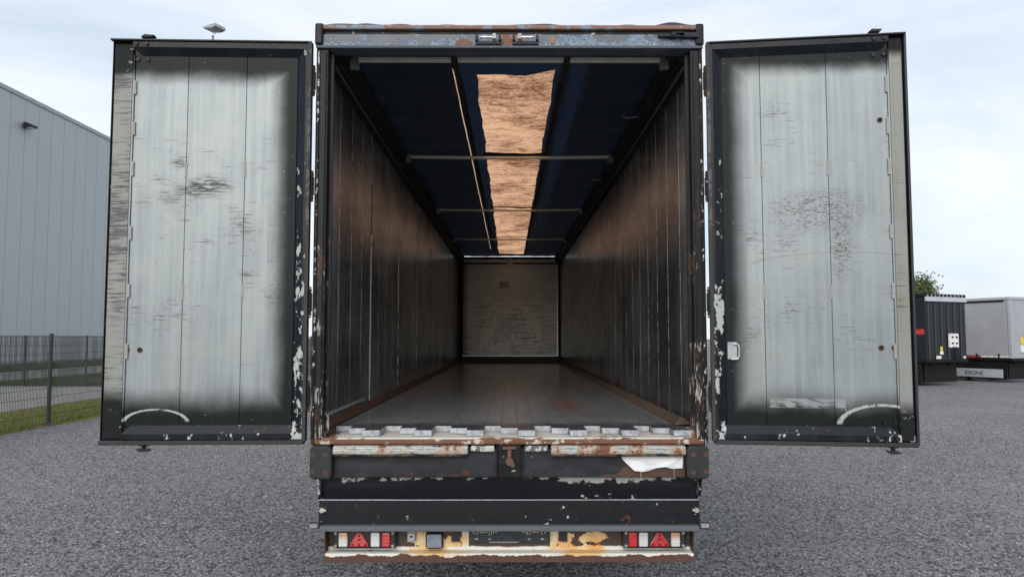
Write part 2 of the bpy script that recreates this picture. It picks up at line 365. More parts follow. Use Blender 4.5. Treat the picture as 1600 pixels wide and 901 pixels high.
def m_lightbar():
    t = T('rear_bar_peeled_paint'); x, y, z = t.xyz(); n = t.noise(9, sc=(1, 1, 1), detail=8, rough=.7); f = t.noise(50, detail=4); g = t.noise(4.5, detail=3, off=(5, 0, 2))
    rust = t.mix(f, (.028, .016, .012), (.075, .042, .03))
    ochre = t.mix(t.ss(n, .35, .65), (.66, .34, .10), (.70, .58, .36)); white = t.mix(n, (.62, .61, .56), (.72, .72, .69))
    ex = t.m('ABSOLUTE', x)
    x0_, z0_ = x, z; x = x + (t.noise(11, detail=6, rough=.7, off=(1, 1, 1)) - .5) * .22; z = z + (t.noise(13, detail=6, rough=.7, off=(5, 5, 1)) - .5) * .09
    drip = t.mx(t.ell(x, z, -.50, .62, .14, .10), t.ell(x, z, -.58, .69, .09, .05), t.ell(x, z, -.37, .66, .08, .07), t.ell(x, z, .36, .67, .09, .09), t.ell(x, z, .55, .69, .12, .06), t.ell(x, z, .55, .62, .2, .03), t.ell(x, z, -.70, .60, .3, .025))
    om = t.ss(drip + (n - .5) * 1.7, .26, .32)
    x, z = x0_, z0_
    frame = t.band(ex, .262, .305, .004) * t.ss(z, .60, .62)
    col = t.mix(om, rust, ochre); col = t.mix(t.mx(frame, 0), col, t.mix(t.ss(g, .4, .6), white, ochre))
    blk = t.band(ex, .315, .375, .005) * t.ss(z + (n - .5) * .05, .65, .665); col = t.mix(blk, col, (.012, .015, .016))
    lowb = t.ss(z + (n - .5) * .035, .638, .628)
    col = t.mix(lowb, col, t.mix(t.ss(g + t.ell(x, z, -.5, .6, .25, .2) * .4 + t.ell(x, z, .42, .6, .25, .2) * .4, .55, .75), white, ochre))
    return t.done(col, .55, 0, t.bump(n + om * .5, .3, .004))

def m_lip_rust():
    t = T('rusted_bottom_lip'); x, y, z = t.xyz(); n = t.noise(7, sc=(1, 1, .2), detail=7, rough=.65); f = t.noise(60, detail=5, rough=.8)
    col = t.mix(f, (.035, .016, .012), (.13, .06, .042)); w = t.ss(z + (n - .5) * .09, .597, .600)
    och = t.ss(t.m('ABSOLUTE', t.m('ABSOLUTE', x) - .47) + (n - .5) * .5, .24, .06); col = t.mix(w, col, t.mix(och, (.66, .65, .60), (.64, .42, .19))); return t.done(col, .75, 0, t.bump(f + n, .5, .005))

def m_translucent(name, ca, cb, base, k=1.0, dirt=.5):
    t = T(name); x, y, z = t.xyz()
    wr = t.noise(5, sc=(1.0, 2.0, 1), detail=8, rough=.72, dist=.8, rot=(0, 0, R(-24))); fi = t.noise(30, sc=(1, 3.0, 1), detail=7, rough=.85, rot=(0, 0, R(-32)))
    bl = t.noise(1.5, detail=3)
    f = t.ss(wr * .38 + fi * .62 + (bl - .5) * .3, .395, .585)
    col = t.mix(f, ca, cb)
    tr = t.nt.nodes.new('ShaderNodeBsdfTranslucent'); t.put(tr.inputs[0], col)
    df = t.nt.nodes.new('ShaderNodeBsdfDiffuse'); t.put(df.inputs[0], t.mix(f, tuple(a * .6 for a in base), base))
    bm = t.bump(wr + fi * .4, .6, .02); t.put(tr.inputs['Normal'], bm); t.put(df.inputs['Normal'], bm)
    m_ = t.nt.nodes.new('ShaderNodeMixShader'); m_.inputs[0].default_value = k
    t.nt.links.new(df.outputs[0], m_.inputs[1]); t.nt.links.new(tr.outputs[0], m_.inputs[2]); t.nt.links.new(m_.outputs[0], t.out.inputs['Surface'])
    return t.mat

def m_tarp():
    t = T('dark_blue_tarpaulin'); x, y, z = t.xyz()
    wr = t.noise(3, sc=(.6, 2.2, 1), detail=7, rough=.6, dist=.6, rot=(0, 0, R(10))); bl = t.noise(2, detail=4)
    blue = t.mx(t.band(x, .46, .58, .02), t.band(x, -.40, .40, .04)) * t.ss(y, 12, 2)
    col = t.mix(bl, (.008, .010, .015), (.018, .021, .029)); col = t.mix(blue * .8, col, (.012, .028, .068))
    t.done(col, .38, 0, t.bump(wr, .5, .03), .5)
    tr = t.nt.nodes.new('ShaderNodeBsdfTranslucent'); t.put(tr.inputs[0], (.010, .018, .034)); ad = t.nt.nodes.new('ShaderNodeMixShader'); t.put(ad.inputs[0], blue * .25 + .10)
    t.nt.links.new(t.b.outputs[0], ad.inputs[1]); t.nt.links.new(tr.outputs[0], ad.inputs[2]); t.nt.links.new(ad.outputs[0], t.out.inputs['Surface'])
    return t.mat

def m_front_panel():
    t = T('scuffed_front_wall_sheet'); x, y, z = t.xyz()
    st = t.noise(3.5, sc=(.7, 1, 5), detail=8, rough=.72); g = t.noise(1.2, detail=5, off=(2, 0, 1)); sc = t.noise(5, sc=(2.2, 1, 1), detail=8, rough=.75, rot=(0, .7, 0))
    col = t.mix(t.ss(st, .3, .7), (.42, .47, .46), (.76, .82, .79))
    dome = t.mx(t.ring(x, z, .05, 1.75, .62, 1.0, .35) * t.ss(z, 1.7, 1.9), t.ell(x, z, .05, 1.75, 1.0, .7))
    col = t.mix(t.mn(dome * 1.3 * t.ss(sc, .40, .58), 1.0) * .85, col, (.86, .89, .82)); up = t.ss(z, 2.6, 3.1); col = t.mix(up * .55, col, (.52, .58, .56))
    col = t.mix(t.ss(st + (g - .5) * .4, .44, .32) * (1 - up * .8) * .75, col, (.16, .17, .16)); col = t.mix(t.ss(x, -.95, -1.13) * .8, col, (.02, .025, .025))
    return t.done(col, .5, .1, t.bump(st, .2, .006))

def m_gravel():
    t = T('grey_gravel'); x, y, z = t.xyz()
    d1 = t.vor(31); c1 = t.vor(31, out='Color'); d2 = t.vor(62, off=(.3, .7, 0)); c2 = t.vor(62, off=(.3, .7, 0), out='Color')
    r1 = t.xyz(c1)[0]; r2 = t.xyz(c2)[0]; big = t.noise(.35, detail=5); mid = t.noise(2.2, sc=(1, 3, 1), detail=6, rough=.65)
    v = r1 * .6 + r2 * .4
    col = t.mix(v, (.042, .0415, .045), (.325, .32, .33)); col = t.mix(t.ss(big, .40, .65) * .45, col, (.25, .247, .25))
    col = t.mix(t.ss(mid, .50, .74) * .40, col, (.09, .09, .096)); gap = t.ss(d1, .55, .85); col = t.mix(gap * .8, col, (.022, .022, .023))
    pale = t.ss(r1, .975, .99); col = t.mix(pale * .6, col, (.42, .40, .36))
    pk = t.ss(t.noise(.11, detail=3, off=(4, 9, 0)), .58, .72); col = t.mix(pk * .35, col, (.26, .23, .21))
    h = (1 - d1) * .65 + (1 - d2) * .35 + mid * .6
    return t.done(col, .8, 0, t.bump(h, 1.0, .022), .3)

def m_grass(name, a, b, dry, dscale=.8, damt=.55):
    t = T(name); n = t.noise(3, detail=6); g = t.noise(dscale, detail=4, off=(2, 6, 0)); col = t.mix(n, a, b)
    col = t.mix(t.ss(g, damt, damt + .14), col, dry); return t.done(col, .85, 0, t.bump(t.noise(60, detail=4), .8, .03), .2)

BLACK = m_black_paint(); BLACKC = m_black_paint('chipped_black_paint', chip=.585); BLACKS = m_post()
CHASSIS = m_black_paint('chassis_black', (.006, .006, .007), .74, .5)
GREYB = m_black_paint('grey_black_paint', (.018, .0195, .023), .72, .42)
RUBBER = simple('black_rubber', (.012, .013, .016), .62, var=.4, scale=14)
SEAL = simple('door_seal_rubber', (.014, .014, .016), .5)
RUST = m_rust('rust'); RUSTTOP = m_rust('rusty_top_edge', (.11, .055, .04), (.33, .19, .14), (.20, .24, .29), .60)
RUSTDK = m_rust('dark_rust', (.03, .017, .013), (.12, .055, .035), (.05, .04, .035), .60)
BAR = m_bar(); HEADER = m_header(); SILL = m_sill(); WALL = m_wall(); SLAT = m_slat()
ALU = simple('bare_aluminium', (.50, .53, .57), .38, .55, .15, 20); ALUD = simple('dull_aluminium', (.28, .29, .30), .45, .4, .25, 10)
ALUE = simple('scuffed_slat_end', (.33, .35, .385), .45, .3, .3, 30); ZINC = simple('zinc_bolt', (.62, .62, .58), .3, .8, .2, 30); SCRAPE = m_rust('scraped_seam', (.20, .20, .19), (.62, .62, .60), (.03, .03, .03), .55)
SEALANT = simple('old_sealant', (.33, .31, .27), .7, var=.25, scale=25)
LIGHTBAR = m_lightbar(); LIP = m_lip_rust()
STRIP = m_translucent('orange_translucent_tarp', (.13, .042, .021), (.72, .42, .25), (.20, .11, .08))
SLITM = m_translucent('pale_slit', (.34, .20, .12), (.62, .42, .28), (.3, .2, .12))
TARP = m_tarp(); STRAP = simple('black_webbing', (.012, .014, .02), .6); BOW = simple('cream_roof_bow', (.82, .77, .64), .45, 0, .08, 12)
FRONT = m_front_panel(); GRAVEL = m_gravel()
STONE = [simple('stone_dark', (.07, .07, .076), .8, var=.3, scale=40), simple('stone_mid', (.22, .218, .226), .8, var=.3, scale=40), simple('stone_pale', (.33, .32, .315), .8, var=.3, scale=40)]
TYRE = simple('tyre_rubber', (.018, .018, .019), .75); RIM = simple('steel_rim', (.30, .31, .32), .5, .5)
HOLE = simple('dark_hole', (.006, .005, .004), .9)
def lens(name, c, tr=.0, stripe=120, ax='z'):
    t = T(name); x, y, z = t.xyz(); a = z if ax == 'z' else x
    s_ = t.m('SINE', a * stripe * 6.0) * .5 + .5
    return t.done(t.mix(s_, tuple(k * .75 for k in c), c), .12, 0, t.bump(s_, .35, .002), .6, Coat_Weight=.6)
def m_amber():
    t = T('faded_amber_lens'); x, y, z = t.xyz(); s_ = t.m('SINE', z * 720.0) * .5 + .5
    return t.done(t.mix(t.ss(z, .685, .725), t.mix(s_, (.48, .44, .41), (.70, .68, .66)), (.55, .30, .17)), .12, 0, t.bump(s_, .35, .002), .6, Coat_Weight=.6)
RED = lens('red_lens', (.55, .012, .015)); CLEAR = lens('clear_ribbed_lens', (.62, .64, .66)); AMBER = m_amber(); REFL = lens('red_reflector', (.48, .008, .012), stripe=160)

# ------------------------------------------------------------------ ground and left-hand surroundings
def sheet(name, pts, z, mat_, kind='structure'):
    return tag(MB().add([(x, y, z) for x, y in pts], [tuple(range(len(pts)))]).build(name, mat_), kind=kind)
sheet('ground', [(-700, -500), (700, -500), (700, 1500), (-700, 1500)], 0, GRAVEL)
PATH = simple('pale_asphalt', (.25, .245, .24), .85, var=.16, scale=2.5)
EARTH = simple('dry_earth_verge', (.22, .16, .115), .9, var=.35, scale=3)
GRASSM = m_grass('verge_grass', (.15, .19, .028), (.26, .29, .065), (.28, .20, .11))
GRASSD = m_grass('bank_grass', (.06, .085, .016), (.13, .15, .04), (.20, .16, .075))
edge = [(-10.35 + .12 * math.sin(k * 1.7) + .08 * math.sin(k * 4.1), -20 + k * 1.5) for k in range(50)]
sheet('grass_verge', edge + [(-13.4, 54), (-13.1, 30), (-12.2, 18), (-13.2, 15), (-13.6, -20)], .006, GRASSM)
sheet('path', [(-13.6, -20), (-13.2, 15), (-12.2, 18), (-13.1, 30), (-13.4, 54), (-15.2, 54), (-15.9, 26.3), (-16.4, 26.1), (-24, 26.6), (-60, 27), (-60, -20)], .003, PATH)
sheet('far_grass', [(-16.0, 26.35), (-15.3, 54), (-22.4, 54), (-22.7, 26.75)], .010, GRASSD)
sheet('verge_earth', [(-12.25, 16), (-12.05, 17.3), (-13.0, 20), (-16, 22), (-26, 19), (-26, 12), (-13.3, 12)], .012, m_rust('trodden_earth', (.16, .12, .09), (.27, .21, .165), (.25, .245, .24), .52))

def blades(name, region, n, h, mat_, label, cat):
    x0, x1, y0, y1, z0 = region
    p = np.stack([rng.uniform(x0, x1, n), rng.uniform(y0, y1, n), np.full(n, z0)], 1)
    a = rng.uniform(0, 2 * np.pi, n); hh = h * rng.uniform(.4, 1.3, n); w = .006 + .006 * rng.random(n)
    d = np.stack([np.cos(a), np.sin(a), np.zeros(n)], 1); ln = np.stack([rng.normal(0, .35, n), rng.normal(0, .35, n), np.ones(n)], 1) * hh[:, None]
    v = np.stack([p - d * w[:, None], p + d * w[:, None], p + ln], 1).reshape(-1, 3); f = np.arange(3 * n).reshape(-1, 3)
    return tag(link(name, np_mesh(name, v, f, [mat_], 3)), label, cat, kind='stuff')
blades('grass', (-13.1, -10.35, 4, 26, .006), 90000, .075, GRASSM, 'short patchy green grass strip along the wire fence', 'grass')
blades('tall_grass', (-23.6, -22.75, 24, 54, .43), 16000, .42, GRASSD, 'long grass on top of the low concrete edging by the hall', 'grass')
blades('grass', (-22.6, -16.0, 26.5, 40, .010), 50000, .10, GRASSD, 'green grass between the far fence and the concrete edging', 'grass')

# low concrete edging in front of the hall
ew = empty('concrete_edging', (-22.7, 20, 0))
CONC = simple('pale_concrete', (.42, .41, .39), .8, var=.15, scale=1.5)
for k in range(9):
    o = B(-.12, .12, 0, 3.98, 0, .42).build('block', CONC, ew, .015); o.location = (0, k * 4.0, 0)
tag(ew, 'low pale concrete edging wall below the grey hall', 'wall')
sheet('grass_bank', [(-22.82, 16), (-22.82, 58), (-26.05, 58), (-26.05, 16)], .40, GRASSD)

# grey hall
t = T('blue_grey_cladding'); r_ = t.rnd(); n_ = t.noise(.5, sc=(1, 1, .3), detail=3)
CLAD = t.done(t.mix(r_ * .35 + n_ * .3, (.39, .425, .455), (.43, .465, .495)), .42, .0, None, .5)
hall = empty('industrial_hall', (-26.3, 14, 0))
me = None; NP, PWD = 42, 1.2
body = B(-30, -.06, 0, NP * PWD, 0, 15.0).build('wall', CLAD, hall)
for k in range(NP):
    if me is None:
        o = B(-.06, .0, .012, PWD - .012, .35, 14.9).build('panel', CLAD, hall, .01, seg=1); me = o.data
    else: o = link('panel', me, hall, .01, 1)
    o.location = (0, k * PWD, 0)
ROOFT = simple('hall_roof_trim', (.32, .37, .42), .4)
B(-30.1, .06, -.05, NP * PWD + .05, 14.9, 15.12).build('roof_trim', ROOFT, hall)
LAMPB = simple('black_lamp_housing', (.012, .012, .013), .5)
for yy, zz in ((40.45 - 14 - 4.89, 13.45), (53.1 - 14 - 4.89, 13.9)):
    m_ = MB().box(0, .10, yy - .12, yy + .12, zz - .12, zz + .12).prism([(.10, zz + .16), (.55, zz + .02), (.55, zz - .10), (.10, zz - .16)], 'y', yy - .28, yy + .28)
    o = m_.build('wall_lamp', LAMPB, hall, .02); B(.2, .5, yy - .2, yy + .2, zz - .16, zz - .13).build('lamp_glass', CLEAR, o)
tag(hall, 'tall blue-grey industrial hall clad in vertical panels', 'building')

# fences
FENCE = simple('dark_green_grey_fence', (.012, .018, .022), .45)
def fence(loc, rz, k0, k1, label):
    fr = empty('wire_fence', loc, rz)
    pm = wm = None
    for k in range(k0, k1 + 1):
        if pm is None:
            o = MB().box(-.04, .04, -.035, .028, 0, 2.06).box(-.044, .044, -.039, .032, 2.06, 2.075).build('post', FENCE, fr, .004, seg=1); pm = o.data
        else: o = link('post', pm, fr, .004, 1)
        o.location = (k * 2.52, 0, 0)
        if k == k1: break
        if wm is None:
            w = MB()
            for i in range(51): x = .02 + i * 2.48 / 50; w.box(x - .004, x + .004, -.037, -.029, .05, 2.03)
            for i in range(11):
                z = .06 + i * 1.95 / 10
                w.box(0, 2.52, -.043, -.036, z - .004, z + .004); w.box(0, 2.52, -.030, -.024, z - .004, z + .004)
            o = w.build('wire_panel', FENCE, fr); wm = o.data
        else: o = link('wire_panel', wm, fr)
        o.location = (k * 2.52, 0, 0); o['kind'] = 'stuff'
    return tag(fr, label, 'fence', 'double rod wire fences on the left')
fence((-10.46, 12.45, 0), R(90), -5, 12, 'dark wire mesh fence running along the gravel yard edge')
fence((-17.4, 26.4, 0), R(180), -1, 7, 'farther dark wire mesh fence beyond the pale path')

# floodlight mast behind the left door
mast = empty('floodlight_mast', (-14.0, 30.0, 0)); MG = simple('galvanised_mast', (.36, .38, .39), .45, .4)
MB().cyl((0, 0, 0), (0, 0, 16.2), .11, 14, .055).build('pole', MG, mast, smooth=True)
MB().box(-.62, .62, -.05, .05, 15.80, 15.88).build('crossarm', MG, mast)
for sx, tilt in ((.12, 8),):
    o = MB().prism([(-.30, 0), (.32, .05), (.32, -.02), (-.10, -.14), (-.30, -.12)], 'x', -.26, .26).build('lamp_head', MG, mast, .015)
    o.location = (sx, -.15, 16.52); o.scale = (1.25, 1.25, 1.25); o.rotation_euler = (R(-tilt), 0, R(65)); MB().cyl((0, 0, -.26), (0, 0, -.05), .025, 8).build('bracket', MG, o)
tag(mast, 'tall galvanised floodlight mast showing above the left open door', 'lamp post')

# ------------------------------------------------------------------ the open semi-trailer
TR = empty('semi_trailer', (0, 0, 0))
tag(TR, 'black walking floor semi-trailer with both rear doors swung wide open', 'trailer')
LEN = 13.6; ZF = 1.375
def part(mb, name, mat_, parent=TR, bevel=.004, **k): return mb.build(name, mat_, parent, bevel, **k)

# side walls of upright profiles, each profile a part
PW = .4205
for s in (-1, 1):
    off = -.18 if s > 0 else 0
    for k in range(32):
        y0 = .13 + k * PW
        g = .0025
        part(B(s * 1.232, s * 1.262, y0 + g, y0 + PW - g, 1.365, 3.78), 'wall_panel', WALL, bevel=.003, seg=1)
    for k in range(4, 32, 4):
        if s > 0 and k % 8: continue
        y0 = .13 + k * PW
        if s < 0: part(B(s * 1.226, s * 1.233, y0 - .008, y0 + .008, 1.40, 3.45 - .1 * (k % 3)), 'seam_cover', SCRAPE, bevel=.001, seg=1)
    # outer skin and rails
    part(B(s * 1.264, s * 1.275, .12, LEN + .1, 1.30, 3.80), 'outer_skin', BLACK)
    tr_ = part(MB().prism([(s * 1.10, 3.955), (s * 1.275, 3.955), (s * 1.275, 3.78), (s * 1.205, 3.78), (s * 1.205, 3.845), (s * 1.165, 3.86), (s * 1.165, 3.905), (s * 1.10, 3.915)], 'y', .125, LEN), 'top_rail', GREYB)
    part(MB().cyl((s * 1.185, .13, 3.80), (s * 1.185, LEN - .2, 3.80), .016, 10), 'rope_rail', GREYB, bevel=0, smooth=True)
    part(B(s * 1.19, s * 1.275, .12, LEN, 1.20, 1.333), 'side_sill', CHASSIS)
    for i, (yy, zz) in enumerate(((1.6, 3.90), (4.2, 3.90), (7.0, 3.9), (9.6, 3.9))):
        if s > 0: part(MB().tube([(1.12, yy, 3.90), (1.03, yy, 3.885), (.985, yy - .01, 3.90), (.985, yy, 3.925)], .008, 8), 'tarp_hook', ALUD, bevel=0)
# kick rails along the floor
part(MB().prism([(1.232, ZF + .002), (1.135, ZF + .002), (1.178, ZF + .058), (1.232, ZF + .03)], 'y', .34, LEN - .3), 'kick_rail', m_rust('rusty_kick_rail', (.045, .030, .022), (.17, .115, .075), (.08, .055, .04), .58))
part(MB().prism([(-1.232, ZF + .002), (-1.185, ZF + .002), (-1.232, ZF + .055)], 'y', .14, LEN - .3), 'kick_rail', RUSTDK)
part(B(-1.230, -1.222, .16, 1.55, ZF + .075, ZF + .095), 'bottom_trim', ALU, bevel=.001)

# moving floor: 21 slats in staggered threes
for k in range(21):
    x0 = -1.176 + k * .112; yn = (.30, .18, .06)[k % 3]
    m_ = MB().box(x0 + .0006, x0 + .1114, yn, LEN - .12, 1.338, ZF)
    o = m_.build('floor_slat', [SLAT, ALUE], TR, .001, seg=1)
    for p in o.data.polygons:
        if p.normal.y < -.9: p.material_index = 1
    if k % 3 == 2: part(B(x0 + .1106, x0 + .1128, yn + .005, yn + .24, 1.338, 1.374), 'side_seal', SEALANT, bevel=0)
part(B(-1.23, 1.23, .0, LEN, 1.27, 1.335), 'sill_plate', SILL)
for s in (-1, 1): part(B(s * 1.178, s * 1.231, .02, LEN - .12, 1.336, 1.366 if s > 0 else 1.37), 'floor_edge', SILL if s > 0 else RUSTDK, bevel=.003)
part(MB().box(-1.24, 1.24, -.028, -.001, 1.296, 1.327), 'sill_edge', m_rust('sill_edge_rust', (.05, .022, .015), (.24, .105, .06), (.48, .43, .35), .595), bevel=.008)

# front wall
fw = part(B(-1.262, 1.262, LEN - .09, LEN + .02, 1.30, 3.95), 'front_wall', CHASSIS)
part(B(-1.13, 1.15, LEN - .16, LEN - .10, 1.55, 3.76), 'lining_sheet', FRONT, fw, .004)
part(MB().box(1.15, 1.175, LEN - .17, LEN - .10, 1.53, 3.76).box(-1.13, 1.15, LEN - .17, LEN - .10, 1.53, 1.55), 'trim', ALU, fw, .002)
part(B(-1.12, 1.12, LEN - .17, LEN - .10, 3.80, 3.88), 'rail', BOW, fw)
part(B(-.05, .08, LEN - .20, LEN - .165, 3.70, 3.90), 'tarp_latch', ALUD, fw)
part(B(-1.15, 1.15, LEN - .40, LEN - .165, ZF + .001, 1.50), 'sweep_sheet', RUBBER)
part(B(-.24, -.02, LEN - .1635, LEN - .161, 3.18, 3.34), 'sticker', simple('faded_sticker', (.40, .33, .30), .6), fw, 0)

# roof bows and tarpaulin
for i, yb in enumerate((.33, 3.19, 6.57, 10.0)):
    m_ = MB(); N = 14
    for a in range(N):
        xa, xb = -1.10 + 2.2 * a / N, -1.10 + 2.2 * (a + 1) / N
        za, zb = (3.925 - .012 * (1 - (xa / 1.1) ** 2)), (3.925 - .012 * (1 - (xb / 1.1) ** 2))
        if i == 0: za = zb = 3.925
        m_.hexa([(xa, yb - .022, za - .014), (xb, yb - .022, zb - .014), (xb, yb + .022, zb - .014), (xa, yb + .022, za - .014)],
                [(xa, yb - .022, za + .014), (xb, yb - .022, zb + .014), (xb, yb + .022, zb + .014), (xa, yb + .022, za + .014)])
    o = part(m_, 'roof_bow', BOW, bevel=.004)
    for s in (-1, 1): part(B(s * 1.06, s * 1.12, yb - .03, yb + .03, 3.86, 3.945), 'bow_bracket', ALUD, o)

def tz(x, y):
    per = 3.4; ph = ((y - 3.19) / per) % 1.0
    sag = -.020 * math.sin(math.pi * ph) * (1 - (x / 1.25) ** 2)
    wr = .004 * math.sin(7 * y + 3 * x) + .003 * math.sin(13 * y - 5 * x + 1) + .003 * math.sin(21 * x + 4 * y)
    return 3.975 + sag + wr
def roof_piece(x0, x1, y0, y1, name, mat_, nx, ny, fray=0, parent=TR):
    m_ = MB(); vs = []
    for j in range(ny + 1):
        for i in range(nx + 1):
            x = x0 + (x1 - x0) * i / nx; a_ = y0(x) if callable(y0) else y0; b_ = y1(x) if callable(y1) else y1
            y = a_ + (b_ - a_) * j / ny
            if abs(x + .25) < 1e-6 or abs(x - .34) < 1e-6: x += (.006 * math.sin(3.1 * y) + .005 * math.sin(7.3 * y + 1) + .003 * math.sin(17 * y)) * (1.0 if x < 0 else -.6)
            vs.append((x, y, tz(x, y)))
    fs = [(j * (nx + 1) + i, j * (nx + 1) + i + 1, (j + 1) * (nx + 1) + i + 1, (j + 1) * (nx + 1) + i) for j in range(ny) for i in range(nx)]
    m_.add(vs, fs); o = m_.build(name, mat_, parent, smooth=True); return o
YS = lambda x: .72 + .015 * math.sin(x * 9) - .10 * max(0, (x - .10) / .24) ** 1.5
YE = 13.0
TA = roof_piece(-1.26, -.425, .10, LEN, 'roof_tarpaulin', TARP, 14, 160)
roof_piece(-.425, -.416, .60, 12.0, 'tarp_slit', SLITM, 1, 140, parent=TA)
roof_piece(-.425, -.416, .10, .60, 'tarp_seam', TARP, 1, 8, parent=TA); roof_piece(-.425, -.416, 12.0, LEN, 'tarp_seam', TARP, 1, 12, parent=TA)
roof_piece(-.416, -.25, .10, LEN, 'tarp_panel', TARP, 4, 160, parent=TA); roof_piece(.34, 1.26, .10, LEN, 'tarp_panel', TARP, 14, 160, parent=TA)
roof_piece(-.25, .34, .10, YS, 'tarp_panel', TARP, 8, 10, parent=TA); roof_piece(-.25, .34, YE, LEN, 'tarp_panel', TARP, 8, 10, parent=TA)
roof_piece(-.25, .34, YS, YE, 'light_strip', STRIP, 10, 170, parent=TA)
for yb, wd in ((3.19, .20), (6.57, .09), (10.0, .06)):      # doubled tarpaulin just beyond each bow
    vs = [(x, y, tz(x, y) - .006 - .004 * math.sin(9 * x)) for y in (yb - .01, yb + wd) for x in [-.29 + .67 * i / 10 for i in range(11)]]
    MB().add(vs, [(i, i + 1, 12 + i, 11 + i) for i in range(10)]).build('tarp_hem', STRAP, TA)
# webbing straps lengthwise: under the first bow, over the others
for xa, xb, w in ((-.385, -.345, .022), (.40, .36, .022)):
    m_ = MB(); P = [(xa, .10, 3.898), (xa, .45, 3.900), (xa * .99, .9, 3.945)] + [(xa + (xb - xa) * k / 30, .9 + 11.6 * k / 30, 3.953) for k in range(1, 31)]
    for a, b in zip(P, P[1:]):
        m_.hexa([(a[0] - w, a[1], a[2]), (a[0] + w, a[1], a[2]), (b[0] + w, b[1], b[2]), (b[0] - w, b[1], b[2])],
                [(a[0] - w, a[1], a[2] + .003), (a[0] + w, a[1], a[2] + .003), (b[0] + w, b[1], b[2] + .003), (b[0] - w, b[1], b[2] + .003)])
    part(m_, 'roof_strap', STRAP, bevel=0)
# rolled tarpaulin edge lying on the rear header
m_ = MB(); N = 90; prof = []
for i in range(N + 1):
    x = -1.275 + 2.55 * i / N
    h = .010 + .007 * math.sin(x * 9) * math.sin(x * 3.1 + 1) + .006 * math.sin(x * 23 + 2) * math.sin(x * 2) + (.016 if -1.22 < x < -1.02 else 0) * math.sin((x + 1.22) / .2 * math.pi) + (.014 if .93 < x < 1.2 else 0) * math.sin((x - .93) / .27 * math.pi)
    prof.append((x, max(.002, h)))
vs = []
for x, h in prof: vs += [(x, .0, 4.037), (x, .02, 4.037 + h), (x, .14, 4.040 + h), (x, .18, 3.985)]
MB().add(vs, [(4 * i + j, 4 * i + j + 1, 4 * i + j + 5, 4 * i + j + 4) for i in range(N) for j in range(3)]).build('tarpaulin_edge', TARP, TA, smooth=True)

# rear frame
HD = part(B(-1.275, 1.275, .0, .12, 3.893, 3.976), 'rear_header', HEADER, bevel=.004)
part(B(-1.275, 1.275, .02, .12, 3.976, 4.006), 'groove', BLACK, HD); part(B(-1.275, 1.275, -.012, .16, 4.006, 4.036), 'top_edge', RUSTTOP, HD, .008)
part(B(-1.275, 1.275, -.022, .12, 3.874, 3.893), 'lip', m_rust('lip_paint', (.10, .085, .08), (.20, .19, .19), (.075, .09, .11), .50), HD, .004)
for s in (-1, 1):
    po = part(MB().box(s * 1.195, s * 1.275, .0, .12, 1.286, 3.874), 'corner_post', BLACKS, bevel=.006)
    part(MB().box(s * 1.170, s * 1.195, .055, .075, 1.336, 3.872), 'inner_lip', BLACKS, po, .002)
    part(MB().box(s * 1.208, s * 1.216, -.012, -.001, 1.34, 3.85), 'edge_bead', BLACKS, po, .002)
    part(MB().box(s * 1.250, s * 1.262, -.016, -.001, 1.34, 3.86), 'edge_bead', BLACKC, po, .002)
    part(MB().box(s * 1.23, s * 1.285, -.02, .13, 3.90, 4.045), 'corner_cap', BLACK, po, .012)
# latch keepers on the header
for xc, fl in ((-.14, 1), (.105, -1)):
    k = part(MB().box(xc - .085, xc + .085, -.03, -.001, 3.896, 3.918).box(xc - .085, xc - .068, -.045, -.001, 3.918, 3.955).box(xc + .068, xc + .085, -.045, -.001, 3.918, 3.955), 'latch_keeper', GREYB, HD, .003)
    MB().cyl((xc - .05, -.045, 3.937), (xc + .05, -.045, 3.937), .008, 10).cyl((xc + fl * .028, -.045, 3.94), (xc + fl * .05, -.045, 3.94), .022, 6).cyl((xc - fl * .045, -.045, 3.937), (xc - fl * .055, -.045, 3.937), .016, 10, .008).build('bolt', ZINC, HD)
# ratchet clamp at the right end of the header
MB().box(.98, 1.12, -.03, -.004, 3.950, 3.972).box(1.06, 1.15, -.045, -.004, 3.944, 3.952).box(1.06, 1.15, -.045, -.004, 3.968, 3.977).cyl((1.08, -.05, 3.96), (1.08, -.004, 3.96), .012, 10).box(1.15, 1.25, -.035, -.004, 3.945, 3.978).build('tarp_clamp', GREYB, HD, .003)

